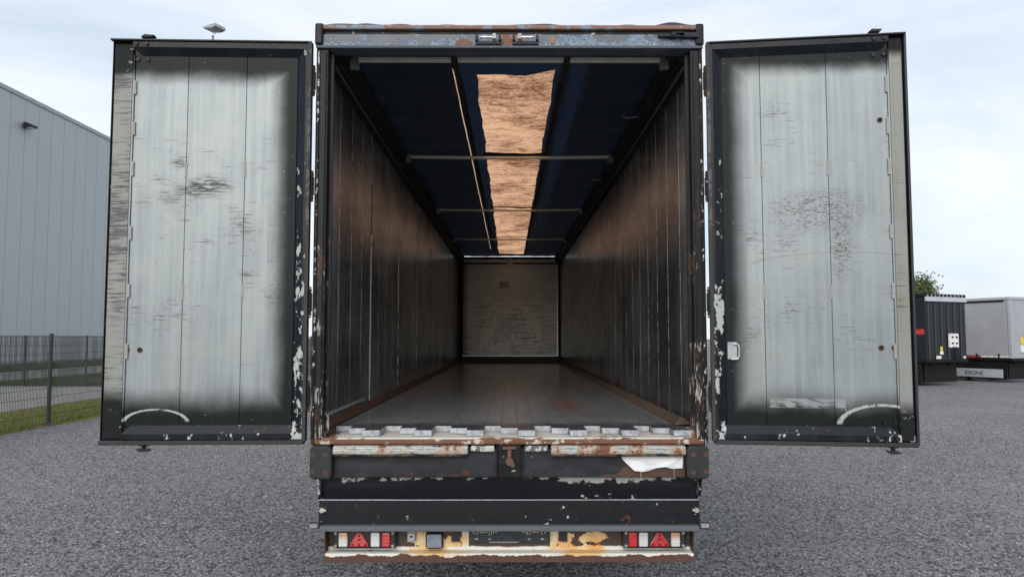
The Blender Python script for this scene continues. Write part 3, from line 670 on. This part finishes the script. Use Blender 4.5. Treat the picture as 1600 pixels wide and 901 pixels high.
# rear buffer beam and its fittings
bm_ = part(B(-1.14, 1.14, -.02, .12, 1.088, 1.268), 'buffer_beam', GREYB, bevel=.006)
part(B(-1.16, 1.16, .0, .10, 1.268, 1.296), 'cap', BLACKC, bm_, .003)
part(MB().prism([(.56, 1.094), (.62, 1.108), (.66, 1.104), (.70, 1.122), (.715, 1.15), (.74, 1.158), (.76, 1.18), (1.112, 1.185), (1.112, 1.094)], 'y', -.0228, -.0202), 'rust_patch', RUSTDK, bm_, 0)
for s in (-1, 1):
    bl = part(MB().prism([(s * 1.115, 1.275), (s * 1.14, 1.292), (s * 1.242, 1.292), (s * 1.255, 1.275), (s * 1.255, 1.11), (s * 1.235, 1.088), (s * 1.135, 1.085), (s * 1.115, 1.105)], 'y', -.08, -.0205), 'corner_buffer', RUBBER, bevel=.010)
    for dx, dz in ((.035, .045), (.115, .05), (.035, .155), (.115, .155)):
        xx = s * (1.12 + dx)
        MB().lathe([(.017, 0), (.011, 0), (.011, .01), (.017, .01)], (xx, -.0825, 1.085 + dz), 'y', 14).build('bolt_hole', RUSTDK, bl); MB().cyl((xx, -.0815, 1.085 + dz), (xx, -.0805, 1.085 + dz), .0105, 12).build('bolt', RUSTDK, bl)
    x0, x1 = sorted((s * .262, s * 1.112))
    m_ = MB()
    prof = [(-.0205, 1.292), (-.055, 1.294), (-.072, 1.286), (-.080, 1.268), (-.078, 1.240), (-.066, 1.226), (-.0205, 1.224)]
    part(m_.prism(prof, 'x', x0, x1), 'buffer_tube', BAR, bevel=.006)
    x0, x1 = sorted((s * .095, s * .245))
    cl = part(B(x0, x1, -.045, -.0205, 1.252, 1.290), 'catch', m_rust('worn_white_catch', (.30, .30, .28), (.62, .63, .60), (.10, .10, .10), .56), bevel=.008)
    for xx in (x0 + .02, x1 - .02): MB().cyl((xx, -.052, 1.271), (xx, -.045, 1.271), .011, 10).build('rivet', ZINC, cl)
    part(B(s * .078, s * .084, -.05, -.0205, 1.09, 1.292), 'guide_plate', BLACK, bevel=.001)
cb = part(B(-.072, .072, -.028, -.0205, 1.092, 1.292), 'latch_plate', BLACK, bevel=.002)
MB().box(-.042, .042, -.05, -.028, 1.268, 1.284).box(-.012, .012, -.045, -.028, 1.215, 1.268).cyl((0, -.045, 1.19), (0, -.028, 1.19), .026, 14).cyl((.018, -.042, 1.17), (.018, -.028, 1.17), .016, 10).build('striker', RUST, cb, .003)
part(B(-.002, .002, -.0295, -.0282, 1.095, 1.17), 'weld_line', HOLE, cb, 0)
# torn silver tape
vs = [(.71, 1.222), (1.105, 1.222), (1.095, 1.150), (1.03, 1.146), (.985, 1.158), (.93, 1.150), (.88, 1.133), (.835, 1.128), (.79, 1.134), (.755, 1.165), (.72, 1.20)]
ys = lambda x, z: -.026 - (1.222 - z) * .22 - .004 * math.sin(x * 40)
me_v = [(x, ys(x, z), z) for x, z in vs]; n = len(vs)
MB().add(me_v + [(x, y + .0015, z) for x, y, z in me_v], [tuple(range(n)), tuple(range(2 * n - 1, n - 1, -1))] + [(i, (i + 1) % n, n + (i + 1) % n, n + i) for i in range(n)]).build('torn_tape', simple('silver_tape', (.55, .57, .58), .5, .2, .12, 12), bm_)
MB().box(.829, .832, -.05, -.048, 1.075, 1.132).box(1.04, 1.0425, -.045, -.043, 1.095, 1.15).build('thread', SEALANT, bm_)

# skirt, flap and light bar below the buffer
t = T('chipped_skirt'); x, y, z = t.xyz(); n_ = t.noise(12, sc=(1, 1, 1.4), detail=7, rough=.7); g_ = t.noise(2.4, sc=(1, 1, .2), off=(3, 0, 0))
ch_ = t.ss(n_ + (g_ - .5) * .5 + t.ss(z, 1.02, 1.075) * .20 - .04, .63, .645)
SKIRT = t.done(t.mix(ch_, t.mix(n_, (.008, .0095, .013), (.015, .017, .021)), (.50, .52, .50)), .4, 0, t.bump(n_ - ch_, .2, .004))
part(MB().prism([(.06, 1.087), (.065, 1.087), (.115, .925), (.11, .925)], 'x', -1.215, 1.215), 'upper_skirt', SKIRT, bevel=0)
for s in (-1, 1): part(MB().prism([(-.0, 1.087), (.25, 1.087), (.25, .90), (.11, .90), (.05, .95)], 'x', s * 1.216, s * 1.232), 'skirt_end', BLACKC)
vs = []; N = 40
for i in range(N + 1):
    x = -1.208 + 2.416 * i / N; k = 1 - (x / 1.208) ** 2
    vs += [(x, .006, .944 + .008 * k), (x, -.002, .942 + .008 * k), (x, -.008, .87), (x, -.012, .795), (x, .0, .795), (x, .003, .87)]
fl = MB().add(vs, [(6 * i + j, 6 * i + (j + 1) % 6, 6 * (i + 1) + (j + 1) % 6, 6 * (i + 1) + j) for i in range(N) for j in range(6)] + [tuple(range(6)), tuple(6 * N + j for j in range(5, -1, -1))]).build('lower_flap', m_black_paint('flap_black', (.004, .0047, .0066), .69, .45), TR)
part(MB().prism([(.008, .9445), (-.006, .9435), (-.006, .9475), (.008, .9485)], 'x', -1.205, 1.205), 'bright_edge', ALU, fl, 0)
part(MB().prism([(.02, .795), (-.055, .793), (-.062, .786), (-.062, .764), (-.058, .762), (-.055, .782), (.02, .784)], 'x', -1.19, 1.19), 'bottom_lip', m_rust('lip_grey_paint', (.07, .077, .088), (.13, .14, .155), (.09, .10, .115), .5), fl, .002)
for s in (-1, 1):
    o = part(MB().box(s * 1.191, s * 1.262, -.05, -.02, .775, .815), 'marker_tab', RUBBER, bevel=.006); part(B(s * 1.205, s * 1.255, -.053, -.0505, .782, .808), 'marker_lens', ALUD, o, 0)
    part(MB().cyl((s * 1.185, -.03, .885), (s * 1.185, .0, .885), .016, 10).box(s * 1.16, s * 1.19, -.025, -.01, .878, .892), 'flap_bolt', ZINC, fl, 0)
LB = part(B(-1.165, 1.165, .08, .10, .586, .80), 'light_bar', LIGHTBAR, bevel=.002)
part(MB().prism([(.0, .612), (.0795, .614), (.0795, .606), (.006, .604), (.006, .560), (.0, .556)], 'x', -1.168, 1.168), 'bottom_channel', LIP, LB, .001)
for s in (-1, 1): part(B(s * 1.166, s * 1.172, .0, .10, .556, .80), 'end_plate', RUSTDK, LB, .001)
# tail lights
for s in (-1, 1):
    xc = s * .925
    tl = part(B(xc - .203, xc + .203, .025, .0795, .634, .752), 'tail_light', simple('lamp_housing', (.018, .02, .022), .4), bevel=.014)
    part(MB().box(xc - .203, xc + .203, .018, .026, .630, .636), 'lower_rim', ALUD, tl, .002)
    base = B
    def ln(cx, w, mat_, nm): part(B(xc + s * cx - w / 2, xc + s * cx + w / 2, .008, .026, .648, .738), nm, mat_, tl, .008)
    ln(.132, .058, AMBER, 'amber_lens'); ln(-.072, .058, CLEAR, 'reversing_lens'); ln(-.140, .054, RED, 'brake_lens')
    cx = xc + s * .030
    part(MB().prism([(cx - .060, .650), (cx + .060, .650), (cx + .060, .664), (cx + .014, .738), (cx - .014, .738), (cx - .060, .664)], 'y', .010, .026), 'triangle_reflector', REFL, tl, .005)
    for dx, dz in ((0, .072), (0, .045), (0, .014), (-.042, .014), (.042, .014)): part(B(cx + dx - .007, cx + dx + .007, .0075, .0105, .650 + dz - .007, .650 + dz + .007), 'reflector_stud', simple('stud_red', (.16, .004, .005), .3), tl, 0)
    for dx in (-.182, .182):
        for dz in (-.04, .04): MB().cyl((xc + dx, .016, .693 + dz), (xc + dx, .026, .693 + dz), .010, 10).build('screw', ALUD, tl)
# side fittings of the bar
o = part(B(-.537, -.423, .035, .0795, .625, .730), 'square_lamp', simple('lamp_rubber', (.02, .022, .026), .5), bevel=.02, seg=3)
part(B(-.527, -.433, .024, .036, .638, .722), 'lens', simple('smoky_lens', (.22, .25, .30), .25), o, .012)
o = part(B(-.655, -.602, .055, .0795, .668, .745), 'socket_bracket', simple('grey_plate', (.33, .32, .29), .6), bevel=.003)
MB().lathe([(.020, 0), (.009, 0), (.009, .012), (.020, .012)], (-.628, .045, .704), 'y', 18).build('ring', ALU, o); MB().cyl((-.628, .052, .704), (-.628, .0545, .704), .009, 12).build('pin_hole', HOLE, o)
part(B(-.645, -.612, .052, .0548, .738, .743), 'red_mark', RED, o, 0)
np_ = part(B(-.258, .258, .055, .0795, .662, .784), 'plate_holder', simple('plate_black', (.02, .026, .028), .45, var=.35, scale=30), bevel=.006)
# raised ribs and clips moulded into the empty plate holder
m_ = MB(); yv = (.0515, .0552)
def rib(x0, x1, z0, z1): m_.box(x0, x1, yv[0], yv[1], z0, z1); m_.box(-x1, -x0, yv[0], yv[1], z0, z1)
for a in ((.222, .240, .728, .732), (.222, .226, .718, .732), (.205, .209, .716, .736), (.140, .192, .727, .731), (.128, .132, .712, .750), (.100, .104, .722, .758), (.108, .124, .744, .748), (.080, .084, .728, .756), (.084, .100, .728, .732), (.112, .118, .716, .736), (.200, .222, .684, .688), (.208, .214, .688, .694), (.118, .134, .685, .690), (.190, .193, .742, .757), (.207, .210, .748, .764)): rib(*a)
part(m_, 'plate_ribs', simple('pale_ribs', (.45, .46, .43), .5), np_, 0)['kind'] = 'stuff'
part(B(-.13, .06, .0525, .0552, .664, .670), 'plate_slot', ALUD, np_, 0)
for s in (-1, 1): part(B(s * .05 - .008, s * .05 + .008, .0515, .0552, .684, .696), 'clip', GREYB, np_, 0)

# chassis, axles, wheels, landing legs
for s in (-1, 1): part(MB().box(s * .62, s * .76, .3, 12.8, .92, 1.268), 'chassis_rail', CHASSIS)
def wheel(parent, x, y, mat_r=RIM):
    s = 1 if x > 0 else -1
    ty = MB().lathe([(.505, -.12), (.515, -.09), (.518, 0), (.515, .09), (.505, .12), (.46, .165), (.36, .175), (.295, .15), (.285, .12), (.285, -.12), (.295, -.15), (.36, -.175), (.46, -.165)], (0, 0, 0), 'x', 40).build('tyre', TYRE, None, smooth=True)
    rm = MB().lathe([(.287, -.14), (.287, .14 * 1), (.27, .10), (.20, .02), (.13, .02), (.12, .06), (.02, .06), (.02, -.10), (.27, -.10)], (0, 0, 0), 'x', 28)
    for k in range(10): a = 2 * math.pi * k / 10; rm.cyl((.02, .167 * math.cos(a), .167 * math.sin(a)), (.045, .167 * math.cos(a), .167 * math.sin(a)), .014, 6)
    rm = rm.build('rim', mat_r, ty)
    return ty
proto = wheel(None, 1, 0)
def put_wheel(parent, x, y):
    ty = proto.copy(); COL.objects.link(ty); ty.parent = parent; ty.location = (x, y, .518); ty.name = 'wheel'
    if x < 0: ty.rotation_euler = (0, 0, math.pi)
    for ch in proto.children:
        c = ch.copy(); COL.objects.link(c); c.parent = ty
    return ty
for yy in (2.6, 3.91, 5.22):
    part(MB().cyl((-1.0, yy, .518), (1.0, yy, .518), .065, 14), 'axle', CHASSIS, bevel=0, smooth=True)
    for s in (-1, 1):
        put_wheel(TR, s * 1.06, yy)
        part(MB().box(s * .62, s * .76, yy - .12, yy + .12, .52, .92), 'hanger', CHASSIS)
        N = 14; vs = []
        for i in range(N + 1):
            a = math.pi * (.12 + .76 * i / N)
            for rr in (.60, .61): vs += [(s * .86, yy + rr * math.cos(a), .518 + rr * math.sin(a)), (s * 1.26, yy + rr * math.cos(a), .518 + rr * math.sin(a))]
        MB().add(vs, [(4 * i + a, 4 * i + b, 4 * i + 4 + b, 4 * i + 4 + a) for i in range(N) for a, b in ((0, 1), (1, 3), (3, 2), (2, 0))]).build('mudguard', CHASSIS, TR)
for s in (-1, 1):
    part(MB().box(s * .80, s * .92, 10.4, 10.52, .06, 1.27).box(s * .72, s * 1.0, 10.30, 10.62, .0, .06), 'landing_leg', CHASSIS)
    for yy in (6.6, 8.2, 9.8): part(B(s * 1.19, s * 1.22, yy - .04, yy + .04, .55, 1.27), 'side_guard_post', CHASSIS)
    for zz in (.60, .85): part(B(s * 1.221, s * 1.25, 6.3, 10.1, zz, zz + .10), 'side_guard', ALUD)
for s in (-1, 1): part(MB().prism([(.14, .62), (.32, .90), (.32, 1.268), (.14, 1.268)], 'x', s * .60, s * .50), 'bar_bracket', CHASSIS)

# ------------------------------------------------------------------ the two rear doors
Hd = 2.560
def door(s, rz, Wd, seams, label):
    FR = m_door_frame(s, Hd); PK = m_door_plank(s, Hd); ES = m_edge_strip(s, Hd)
    D = B(0, s * Wd, .0, .045, 0, Hd).build('door', FR, TR, .004); D.location = (s * 1.306, -.022, 1.330); D.rotation_euler = (0, 0, rz); D['label'] = label
    def p(mb, name, m_=FR, bevel=.002, **k): return mb.build(name, m_, D, bevel, **k)
    e0 = .078; us = [e0] + seams
    for a, b in zip(us, us[1:]): p(B(s * (a + .0012), s * (b - .0012), -.012, -.0005, .085, Hd - .085), 'plank', PK, .0015, seg=1)
    uo = seams[-1]
    p(MB().box(s * uo, s * (uo + .012), -.022, -.0005, .085, Hd - .085), 'edge_bead', SEALANT if False else PK, .003)
    p(B(s * (uo + .013), s * (Wd - .012), -.014, -.0005, .01, Hd - .01), 'edge_strip', ES, .003)
    p(B(s * (uo + .014), s * (uo + .034), -.020, -.0141, .09, Hd - .05), 'fold', ES, .002)
    # bevelled rails at head and foot, bevelled stile at the hinge
    def rail(z_out, z_in, z_bev, nm):
        a = s * .012; b = s * (uo + .01); a2 = s * .070; b2 = s * (uo - .045)
        m_ = MB(); Q = lambda u, n, z: (u, -n, z)
        vs = [Q(a, .0, z_out), Q(b, .0, z_out), Q(a, .040, z_out), Q(b, .040, z_out), Q(a, .040, z_in), Q(b, .040, z_in), Q(a2, .0125, z_bev), Q(b2, .0125, z_bev), Q(a2, .0, z_bev), Q(b2, .0, z_bev)]
        m_.add(vs, [(0, 1, 3, 2), (2, 3, 5, 4), (4, 5, 7, 6), (6, 7, 9, 8), (0, 2, 4, 6, 8), (1, 9, 7, 5, 3)])
        return p(m_, nm, FR, .0015)
    rt = rail(Hd - .004, Hd - .040, Hd - .092, 'top_rail'); rb = rail(.004, .040, .092, 'bottom_rail')
    Q = lambda u, n, z: (s * u, -n, z)
    m_ = MB().add([Q(.0, .0, .006), Q(.0, .041, .006), Q(.022, .041, .006), Q(.074, .0125, .075), Q(.074, 0, .075), Q(.0, .0, Hd - .006), Q(.0, .041, Hd - .006), Q(.022, .041, Hd - .006), Q(.074, .0125, Hd - .075), Q(.074, 0, Hd - .075)],
                  [(0, 1, 6, 5), (1, 2, 7, 6), (2, 3, 8, 7), (3, 4, 9, 8), (0, 4, 3, 2, 1), (5, 6, 7, 8, 9)])
    p(m_, 'hinge_stile', FR, .0015)
    # rubber seal round the rim
    for nm, bx in (('top', B(0, s * (Wd + .008), -.050, .02, Hd, Hd + .012)), ('bottom', B(s * .0, s * (Wd + .006), -.030, .03, -.030, -.001)), ('outer', B(s * Wd, s * (Wd + (.015 if s > 0 else .005)), -.03 if s > 0 else -.012, .04, -.02, Hd + .01)), ('hinge', B(s * -.016, s * -.001, -.052, .01, -.01, Hd + .01))):
        p(bx, 'seal', SEAL, .004)
    if True: p(B(s * -.018, s * .004, -.056, -.0525, -.005, Hd), 'hinge_edge', m_rust('hinge_edge_paint', (.015, .013, .012), (.05, .045, .042), (.09, .085, .08), .62), .001)
    # sealant tabs over the seams
    TAB = m_rust('old_tab', (.20, .18, .15), (.38, .37, .34), (.30, .31, .31), .55)
    for u_ in seams[:-1]:
        for w_ in (1.72, .93): p(MB().box(s * (u_ - .008), s * (u_ + .008), -.0165, -.0121, w_ - .045, w_ + .045), 'sealant_tab', TAB, .006)
    for w_ in (2.25, 1.98, 1.72, 1.30, .93, .55): p(MB().box(s * (uo - .014), s * (uo + .004), -.0245, -.0121, w_ - .055 * random.uniform(.6, 1.1), w_ + .055), 'sealant_tab', TAB, .006)
    # bolts at the outer head, drilled holes, locking-bar ends
    for du, dw in ((-.08, Hd - .02), (-.015, Hd - .02), (-.08, Hd - .115), (-.015, Hd - .115)):
        n0 = .040 if dw > Hd - .05 else .012
        p(MB().cyl((s * (uo + du), -n0 - .010, dw), (s * (uo + du), -n0, dw), .013, 12, .016), 'bolt', GREYB, 0)
    if s > 0:
        for du, dw in ((-.08, .022), (-.015, .022), (-.08, .115), (-.015, .115)):
            n0 = .040 if dw < .05 else .012
            p(MB().cyl((s * (uo + du), -n0 - .010, dw), (s * (uo + du), -n0, dw), .013, 12, .016), 'bolt', CHASSIS, 0)
    hl = ((-.005, .565), (-.085, .565)) if s < 0 else ((-.085, .58), (-.008, .58), (-.05, 2.02))
    for du, w_ in hl:
        o = p(MB().lathe([(.017, 0), (.010, -.003), (.010, .004), (.017, .004)], (s * (uo + du), -.0165, w_), 'y', 18), 'hole_rim', RUSTDK, 0, smooth=True); MB().cyl((s * (uo + du), -.0145, w_), (s * (uo + du), -.0125, w_), .011, 14).build('hole', HOLE, o)
    for sg, zz in ((1, Hd + .014), (-1, -.03)):
        u_ = uo - .06 if s < 0 else uo - .055
        if s < 0 and sg < 0: u_ = uo - .11
        if s > 0 and sg < 0: u_ = uo - .02
        z1 = zz + sg * .045
        p(MB().cyl((s * u_, .03, zz - sg * .02), (s * u_, .03, z1), .014, 10).prism([(s * u_ - .042, zz + sg * .028), (s * u_ + .030, zz + sg * .028), (s * u_ + .045, zz + sg * .044), (s * u_ - .020, zz + sg * .048)], 'y', .0, .05).box(s * u_ - .03, s * u_ + .03, .01, .05, zz, zz + sg * .010), 'locking_cam', GREYB, .003)
    # hinges at the corner post
    for zc in (3.655, 2.955, 2.20, 1.60):
        w_ = zc - 1.330; xh = s * -.013
        h = p(MB().cyl((xh, .005, w_ - .075), (xh, .005, w_ + .075), .0155, 14), 'hinge', GREYB, 0, smooth=False)
        for k in (-1, 1): MB().cyl((xh, .005, w_ + k * .070), (xh, .005, w_ + k * .086), .0185, 14).cyl((xh, .005, w_ + k * .09), (xh, .005, w_ + k * .10), .016, 14).build('bush', RUSTDK, h)
        MB().box(xh, s * -.034, .0, .012, w_ - .06, w_ + .06).box(xh, s * .03, .046, .054, w_ - .05, w_ + .05).box(xh - .004, xh + .004, .01, .05, w_ - .05, w_ + .05).build('hinge_leaf', GREYB, h, .002)
    if s > 0:
        hb = p(B(s * .088, s * .150, -.0205, -.0121, .505, .615), 'handle_plate', ALUD, .004)
        MB().tube([(.118, -.022, .605), (.150, -.034, .600), (.158, -.036, .585), (.158, -.036, .525), (.148, -.034, .508), (.112, -.022, .505)], .006, 8).build('pull_handle', ZINC, hb)
    return D
door(-1, R(1.8), 1.268, [.408, .783, 1.125], 'left rear door, worn grey planks with a black smear')
door(1, R(-7.6), 1.210, [.324, .735, 1.106], 'right rear door, grey planks with a small pull handle')

# ------------------------------------------------------------------ parked trailers on the right
ANG = math.atan2(1.04, 2.28)
FBLK = simple('far_black_body', (.006, .009, .014), .45, var=.3, scale=1.5); FSIL = simple('silver_curtain', (.33, .34, .37), .5, var=.06, scale=.8); FALU = simple('far_aluminium', (.36, .39, .42), .45, var=.08, scale=1)
FRED = simple('red_band', (.45, .035, .03), .5); FWHT = simple('white_board', (.70, .70, .68), .5); FYEL = simple('yellow_label', (.62, .50, .06), .5)
def semi(loc, dark, label):
    E_ = empty('parked_trailer', loc, ANG)      # origin: near front corner on the ground; x across the front face, y rearwards
    bodyM = FBLK if dark else FSIL; zt = 3.78; zb = 1.08
    def p(mb, name, m_, parent=E_, bevel=.01, **k): return mb.build(name, m_, parent, bevel, **k)
    bd = p(B(.02, 2.50, .02, 13.4, zb, zt - .12), 'body', bodyM)
    p(MB().box(-.02, 2.54, -.02, 13.45, zt - .12, zt + (.02)), 'roof_frame', FALU if not dark else CHASSIS, bevel=.03)
    p(MB().box(-.015, 2.535, -.03, 13.4, zb - .12, zb), 'floor_rail', CHASSIS)
    if dark:
        for k in range(6): p(MB().prism([(.14 + k * .40, .019), (.18 + k * .40, -.035), (.38 + k * .40, -.035), (.42 + k * .40, .019)], 'z', zb, zt - .32), 'corrugation', bodyM)
        p(MB().prism([(.02, zt - .30), (-.10, zt - .30), (-.03, zt - .10), (.02, zt - .10)], 'x', .0, 2.5), 'front_ledge', FALU)
        bx = p(B(1.28, 1.86, -.10, -.036, 1.58, 2.16), 'connector_board', FWHT)
        for i in range(2):
            for j in range(2): MB().cyl((1.44 + i * .26, -.16, 1.76 + j * .25), (1.44 + i * .26, -.10, 1.76 + j * .25), .035, 10).build('connector', CHASSIS, bx)
        for i in range(3): p(MB().tube([(1.45 + i * .12, -.12, 1.62), (1.46 + i * .13, -.14, 1.35), (1.62 + i * .15, -.10, 1.12)], .018, 6), 'hose', CHASSIS, bevel=0)
        p(B(.78, .92, -.045, -.036, 1.42, 1.62), 'label_plate', FYEL, bevel=0); p(B(.75, .95, -.045, -.036, 1.30, 1.42), 'label_plate', FWHT, bevel=0)
        p(B(.52, .80, -.06, -.036, 1.12, 1.24), 'lamp', FWHT, bevel=0); p(B(2.2, 2.32, -.07, -.036, 1.12, 1.22), 'lamp', FWHT, bevel=0)
        p(B(.012, .019, .10, 12.8, 2.12, 2.34), 'red_band', FRED, bevel=0); p(MB().box(.010, .019, .9, 1.9, 1.5, 1.57), 'marker_stripe', FWHT, bevel=0)
        p(MB().box(.010, .019, .55, 1.5, 3.15, 3.20).box(.010, .019, .55, .62, 2.9, 3.15), 'marker_stripe', FALU, bevel=0)
        # small upright stiffeners under the roof edge
        for k in range(10): p(B(.12 + k * .24, .16 + k * .24, -.032, -.02, zt - .11, zt - .01), 'rivet_strip', FALU, bevel=0)
    else:
        p(MB().box(-.01, .05, -.01, .14, zb, zt - .12), 'corner_post', FALU); p(B(-.012, .02, .3, 13.2, zt - .20, zt - .12), 'curtain_rail', CHASSIS)
        vs = []; NY, NZ = 60, 14
        for j in range(NZ + 1):
            for i in range(NY + 1):
                y = .16 + 12.9 * i / NY; z = zb + .12 + (zt - .32 - zb - .12) * j / NZ
                vs.append((-.004 - .012 * math.sin(y * 3.1) * math.sin(z * 2.2) - .012 * math.exp(-((z - 2.85) / .05) ** 2) * math.sin(y * 2.4 + 1) - .010 * math.exp(-((z - 3.25) / .05) ** 2), y, z))
        MB().add(vs, [(j * (NY + 1) + i, j * (NY + 1) + i + 1, (j + 1) * (NY + 1) + i + 1, (j + 1) * (NY + 1) + i) for j in range(NZ) for i in range(NY)]).build('curtain', FSIL, E_, smooth=True)
        p(B(-.016, .0, .15, 13.3, zb + .03, zb + .10), 'reflective_strip', FWHT, bevel=0); p(B(-.022, -.0162, 1.4, 2.3, zb + .03, zb + .10), 'red_strip', FRED, bevel=0)
        for yy in (.55, 1.55, 2.6): p(B(-.05, -.02, yy, yy + .05, zb - .10, zb + .2), 'strap_buckle', CHASSIS, bevel=0)
        sb = p(B(-.03, .03, .45, 3.1, .20, .58), 'side_board', FALU)
        cu = bpy.data.curves.new('lettering', 'FONT'); cu.body = 'KRONE'; cu.size = .26; cu.extrude = .002; cu.align_x = 'CENTER'
        to = bpy.data.objects.new('tmp', cu); COL.objects.link(to); dg = bpy.context.evaluated_depsgraph_get(); tm = bpy.data.meshes.new_from_object(to.evaluated_get(dg)); bpy.data.objects.remove(to)
        tm.materials.clear(); tm.materials.append(CHASSIS); o = link('lettering', tm, sb); o.matrix_local = Matrix.Translation((-.034, 1.75, .30)) @ Matrix.Rotation(R(-90), 4, 'Z') @ Matrix.Rotation(R(90), 4, 'X')
        p(MB().add([(-.04, 1.95, .44), (-.04, 1.55, .44), (-.04, 1.75, .62), (.0, 1.95, .44), (.0, 1.55, .44), (.0, 1.75, .62)], [(0, 1, 2), (3, 5, 4), (0, 2, 5, 3), (1, 4, 5, 2), (0, 3, 4, 1)]), 'chock', FWHT, bevel=0) if False else None
        p(B(.62, .80, -.03, .019, 1.70, 2.0), 'label_plate', FYEL, bevel=0); p(B(.62, .80, -.031, .019, 1.35, 1.66), 'label_plate', FWHT, bevel=0); p(B(.95, 1.6, -.05, .019, 1.6, 2.3), 'connector_board', CHASSIS)
    for xx in (.62, 1.78): p(B(xx, xx + .12, .3, 13.0, .82, zb - .121), 'chassis_beam', CHASSIS)
    for xx in (.30, 2.05): p(MB().box(xx, xx + .14, 2.2, 2.34, .06, .96).box(xx - .08, xx + .22, 2.1, 2.44, 0, .06), 'landing_leg', CHASSIS)
    for yy in (8.6, 9.9, 11.2):
        for xx in (.20, 2.32): put_wheel(E_, xx, yy)
    p(B(.10, 2.4, 1.2, 1.4, .50, .82), 'cross_member', CHASSIS); p(B(.04, .10, .3, 7.6, .12, .94), 'side_guard', CHASSIS); p(B(.3, 2.3, .35, .5, .14, .94), 'front_guard', CHASSIS); p(B(.5, 2.0, 3.3, 5.2, .35, .82), 'pallet_box', CHASSIS)
    return tag(E_, label, 'trailer', 'parked trailers on the right')
semi((17.07, 26.1, 0), True, 'parked black trailer with corrugated front and white connector board')
semi((22.1, 28.4, 0), False, 'parked silver curtain-sided trailer beside the black one')
for o in [proto] + list(proto.children): bpy.data.objects.remove(o)

# tree behind the parked trailers
BARK = simple('bark', (.07, .05, .035), .9); LEAF = simple('leaf', (.055, .085, .022), .6, var=.5, scale=1.2)
def tree(loc, h, rad, n, label):
    E_ = empty('tree', loc); m_ = MB().cyl((0, 0, 0), (.1, 0, h * .45), .16, 10, .10).cyl((.1, 0, h * .45), (.0, .1, h * .8), .10, 8, .03)
    tips = []
    for k in range(22):
        a = k * 2.4; z0 = h * (.3 + .5 * k / 22); l = rad * (1.1 - .6 * k / 22) * random.uniform(.7, 1.05); p0 = Vector((.05, .03, z0)); p1 = p0 + Vector((math.cos(a) * l, math.sin(a) * l, l * .75))
        m_.cyl(p0, p1, .035, 6, .008); tips.append(p1); tips.append((p0 + p1 * 2) / 3)
    m_.build('trunk', BARK, E_)
    c = np.array([tuple(random.choice(tips)) for _ in range(n)]) + rng.normal(0, rad * .2, (n, 3)); c = c[c[:, 2] < h]; n = len(c)
    a = rng.normal(size=(n, 3)); a /= np.linalg.norm(a, axis=1)[:, None]; b = np.cross(a, rng.normal(size=(n, 3))); b /= np.linalg.norm(b, axis=1)[:, None]; sz = rng.uniform(.05, .11, n)[:, None]
    v = np.stack([c - a * sz, c + b * sz * .5, c + a * sz, c - b * sz * .5], 1).reshape(-1, 3)
    link('crown', np_mesh('crown', v, np.arange(4 * n).reshape(-1, 4), [LEAF], 4), E_)
    return tag(E_, label, 'tree')
tree((25.6, 43, 0), 6.2, 1.6, 14000, 'green leafy tree rising behind the parked black trailer')

# ------------------------------------------------------------------ loose stones over the gravel
N = 70000
yy = 1.0 + 13 * rng.random(N) ** 1.5; xx = rng.uniform(-1, 1, N) * (6.5 + yy * .75); xx = np.where(xx < -10.2, xx + 8, xx)
sc = rng.uniform(.008, .018, N) * (1 + .6 * (rng.random(N) > .97)); ang = rng.uniform(0, 6.283, N)
o6 = np.array([(1, 0, 0), (0, 1, 0), (-1, 0, 0), (0, -1, 0), (0, 0, 1)], float)
j = rng.uniform(.6, 1.35, (N, 5, 1)); P_ = o6[None] * j * sc[:, None, None]; P_[:, :, 2] *= .75
P_[:, :, 0] += rng.normal(0, .15, (N, 5)) * sc[:, None]; P_[:, :, 1] += rng.normal(0, .15, (N, 5)) * sc[:, None]
ca, sa = np.cos(ang)[:, None], np.sin(ang)[:, None]
X = P_[:, :, 0] * ca - P_[:, :, 1] * sa; Y = P_[:, :, 0] * sa + P_[:, :, 1] * ca
V_ = np.stack([X + xx[:, None], Y + yy[:, None], P_[:, :, 2] + .0005], 2).reshape(-1, 3)
F_ = np.array([(0, 1, 4), (1, 2, 4), (2, 3, 4), (3, 0, 4)]); F_ = (np.arange(N)[:, None, None] * 5 + F_[None]).reshape(-1, 3)
gm = np_mesh('gravel_stones', V_, F_, STONE, 3); gm.polygons.foreach_set('material_index', np.repeat(rng.choice(3, N, p=[.45, .45, .10]), 4).astype(np.int32))
tag(link('gravel_stones', gm), 'loose grey stones scattered over the gravel yard', 'gravel', kind='stuff')
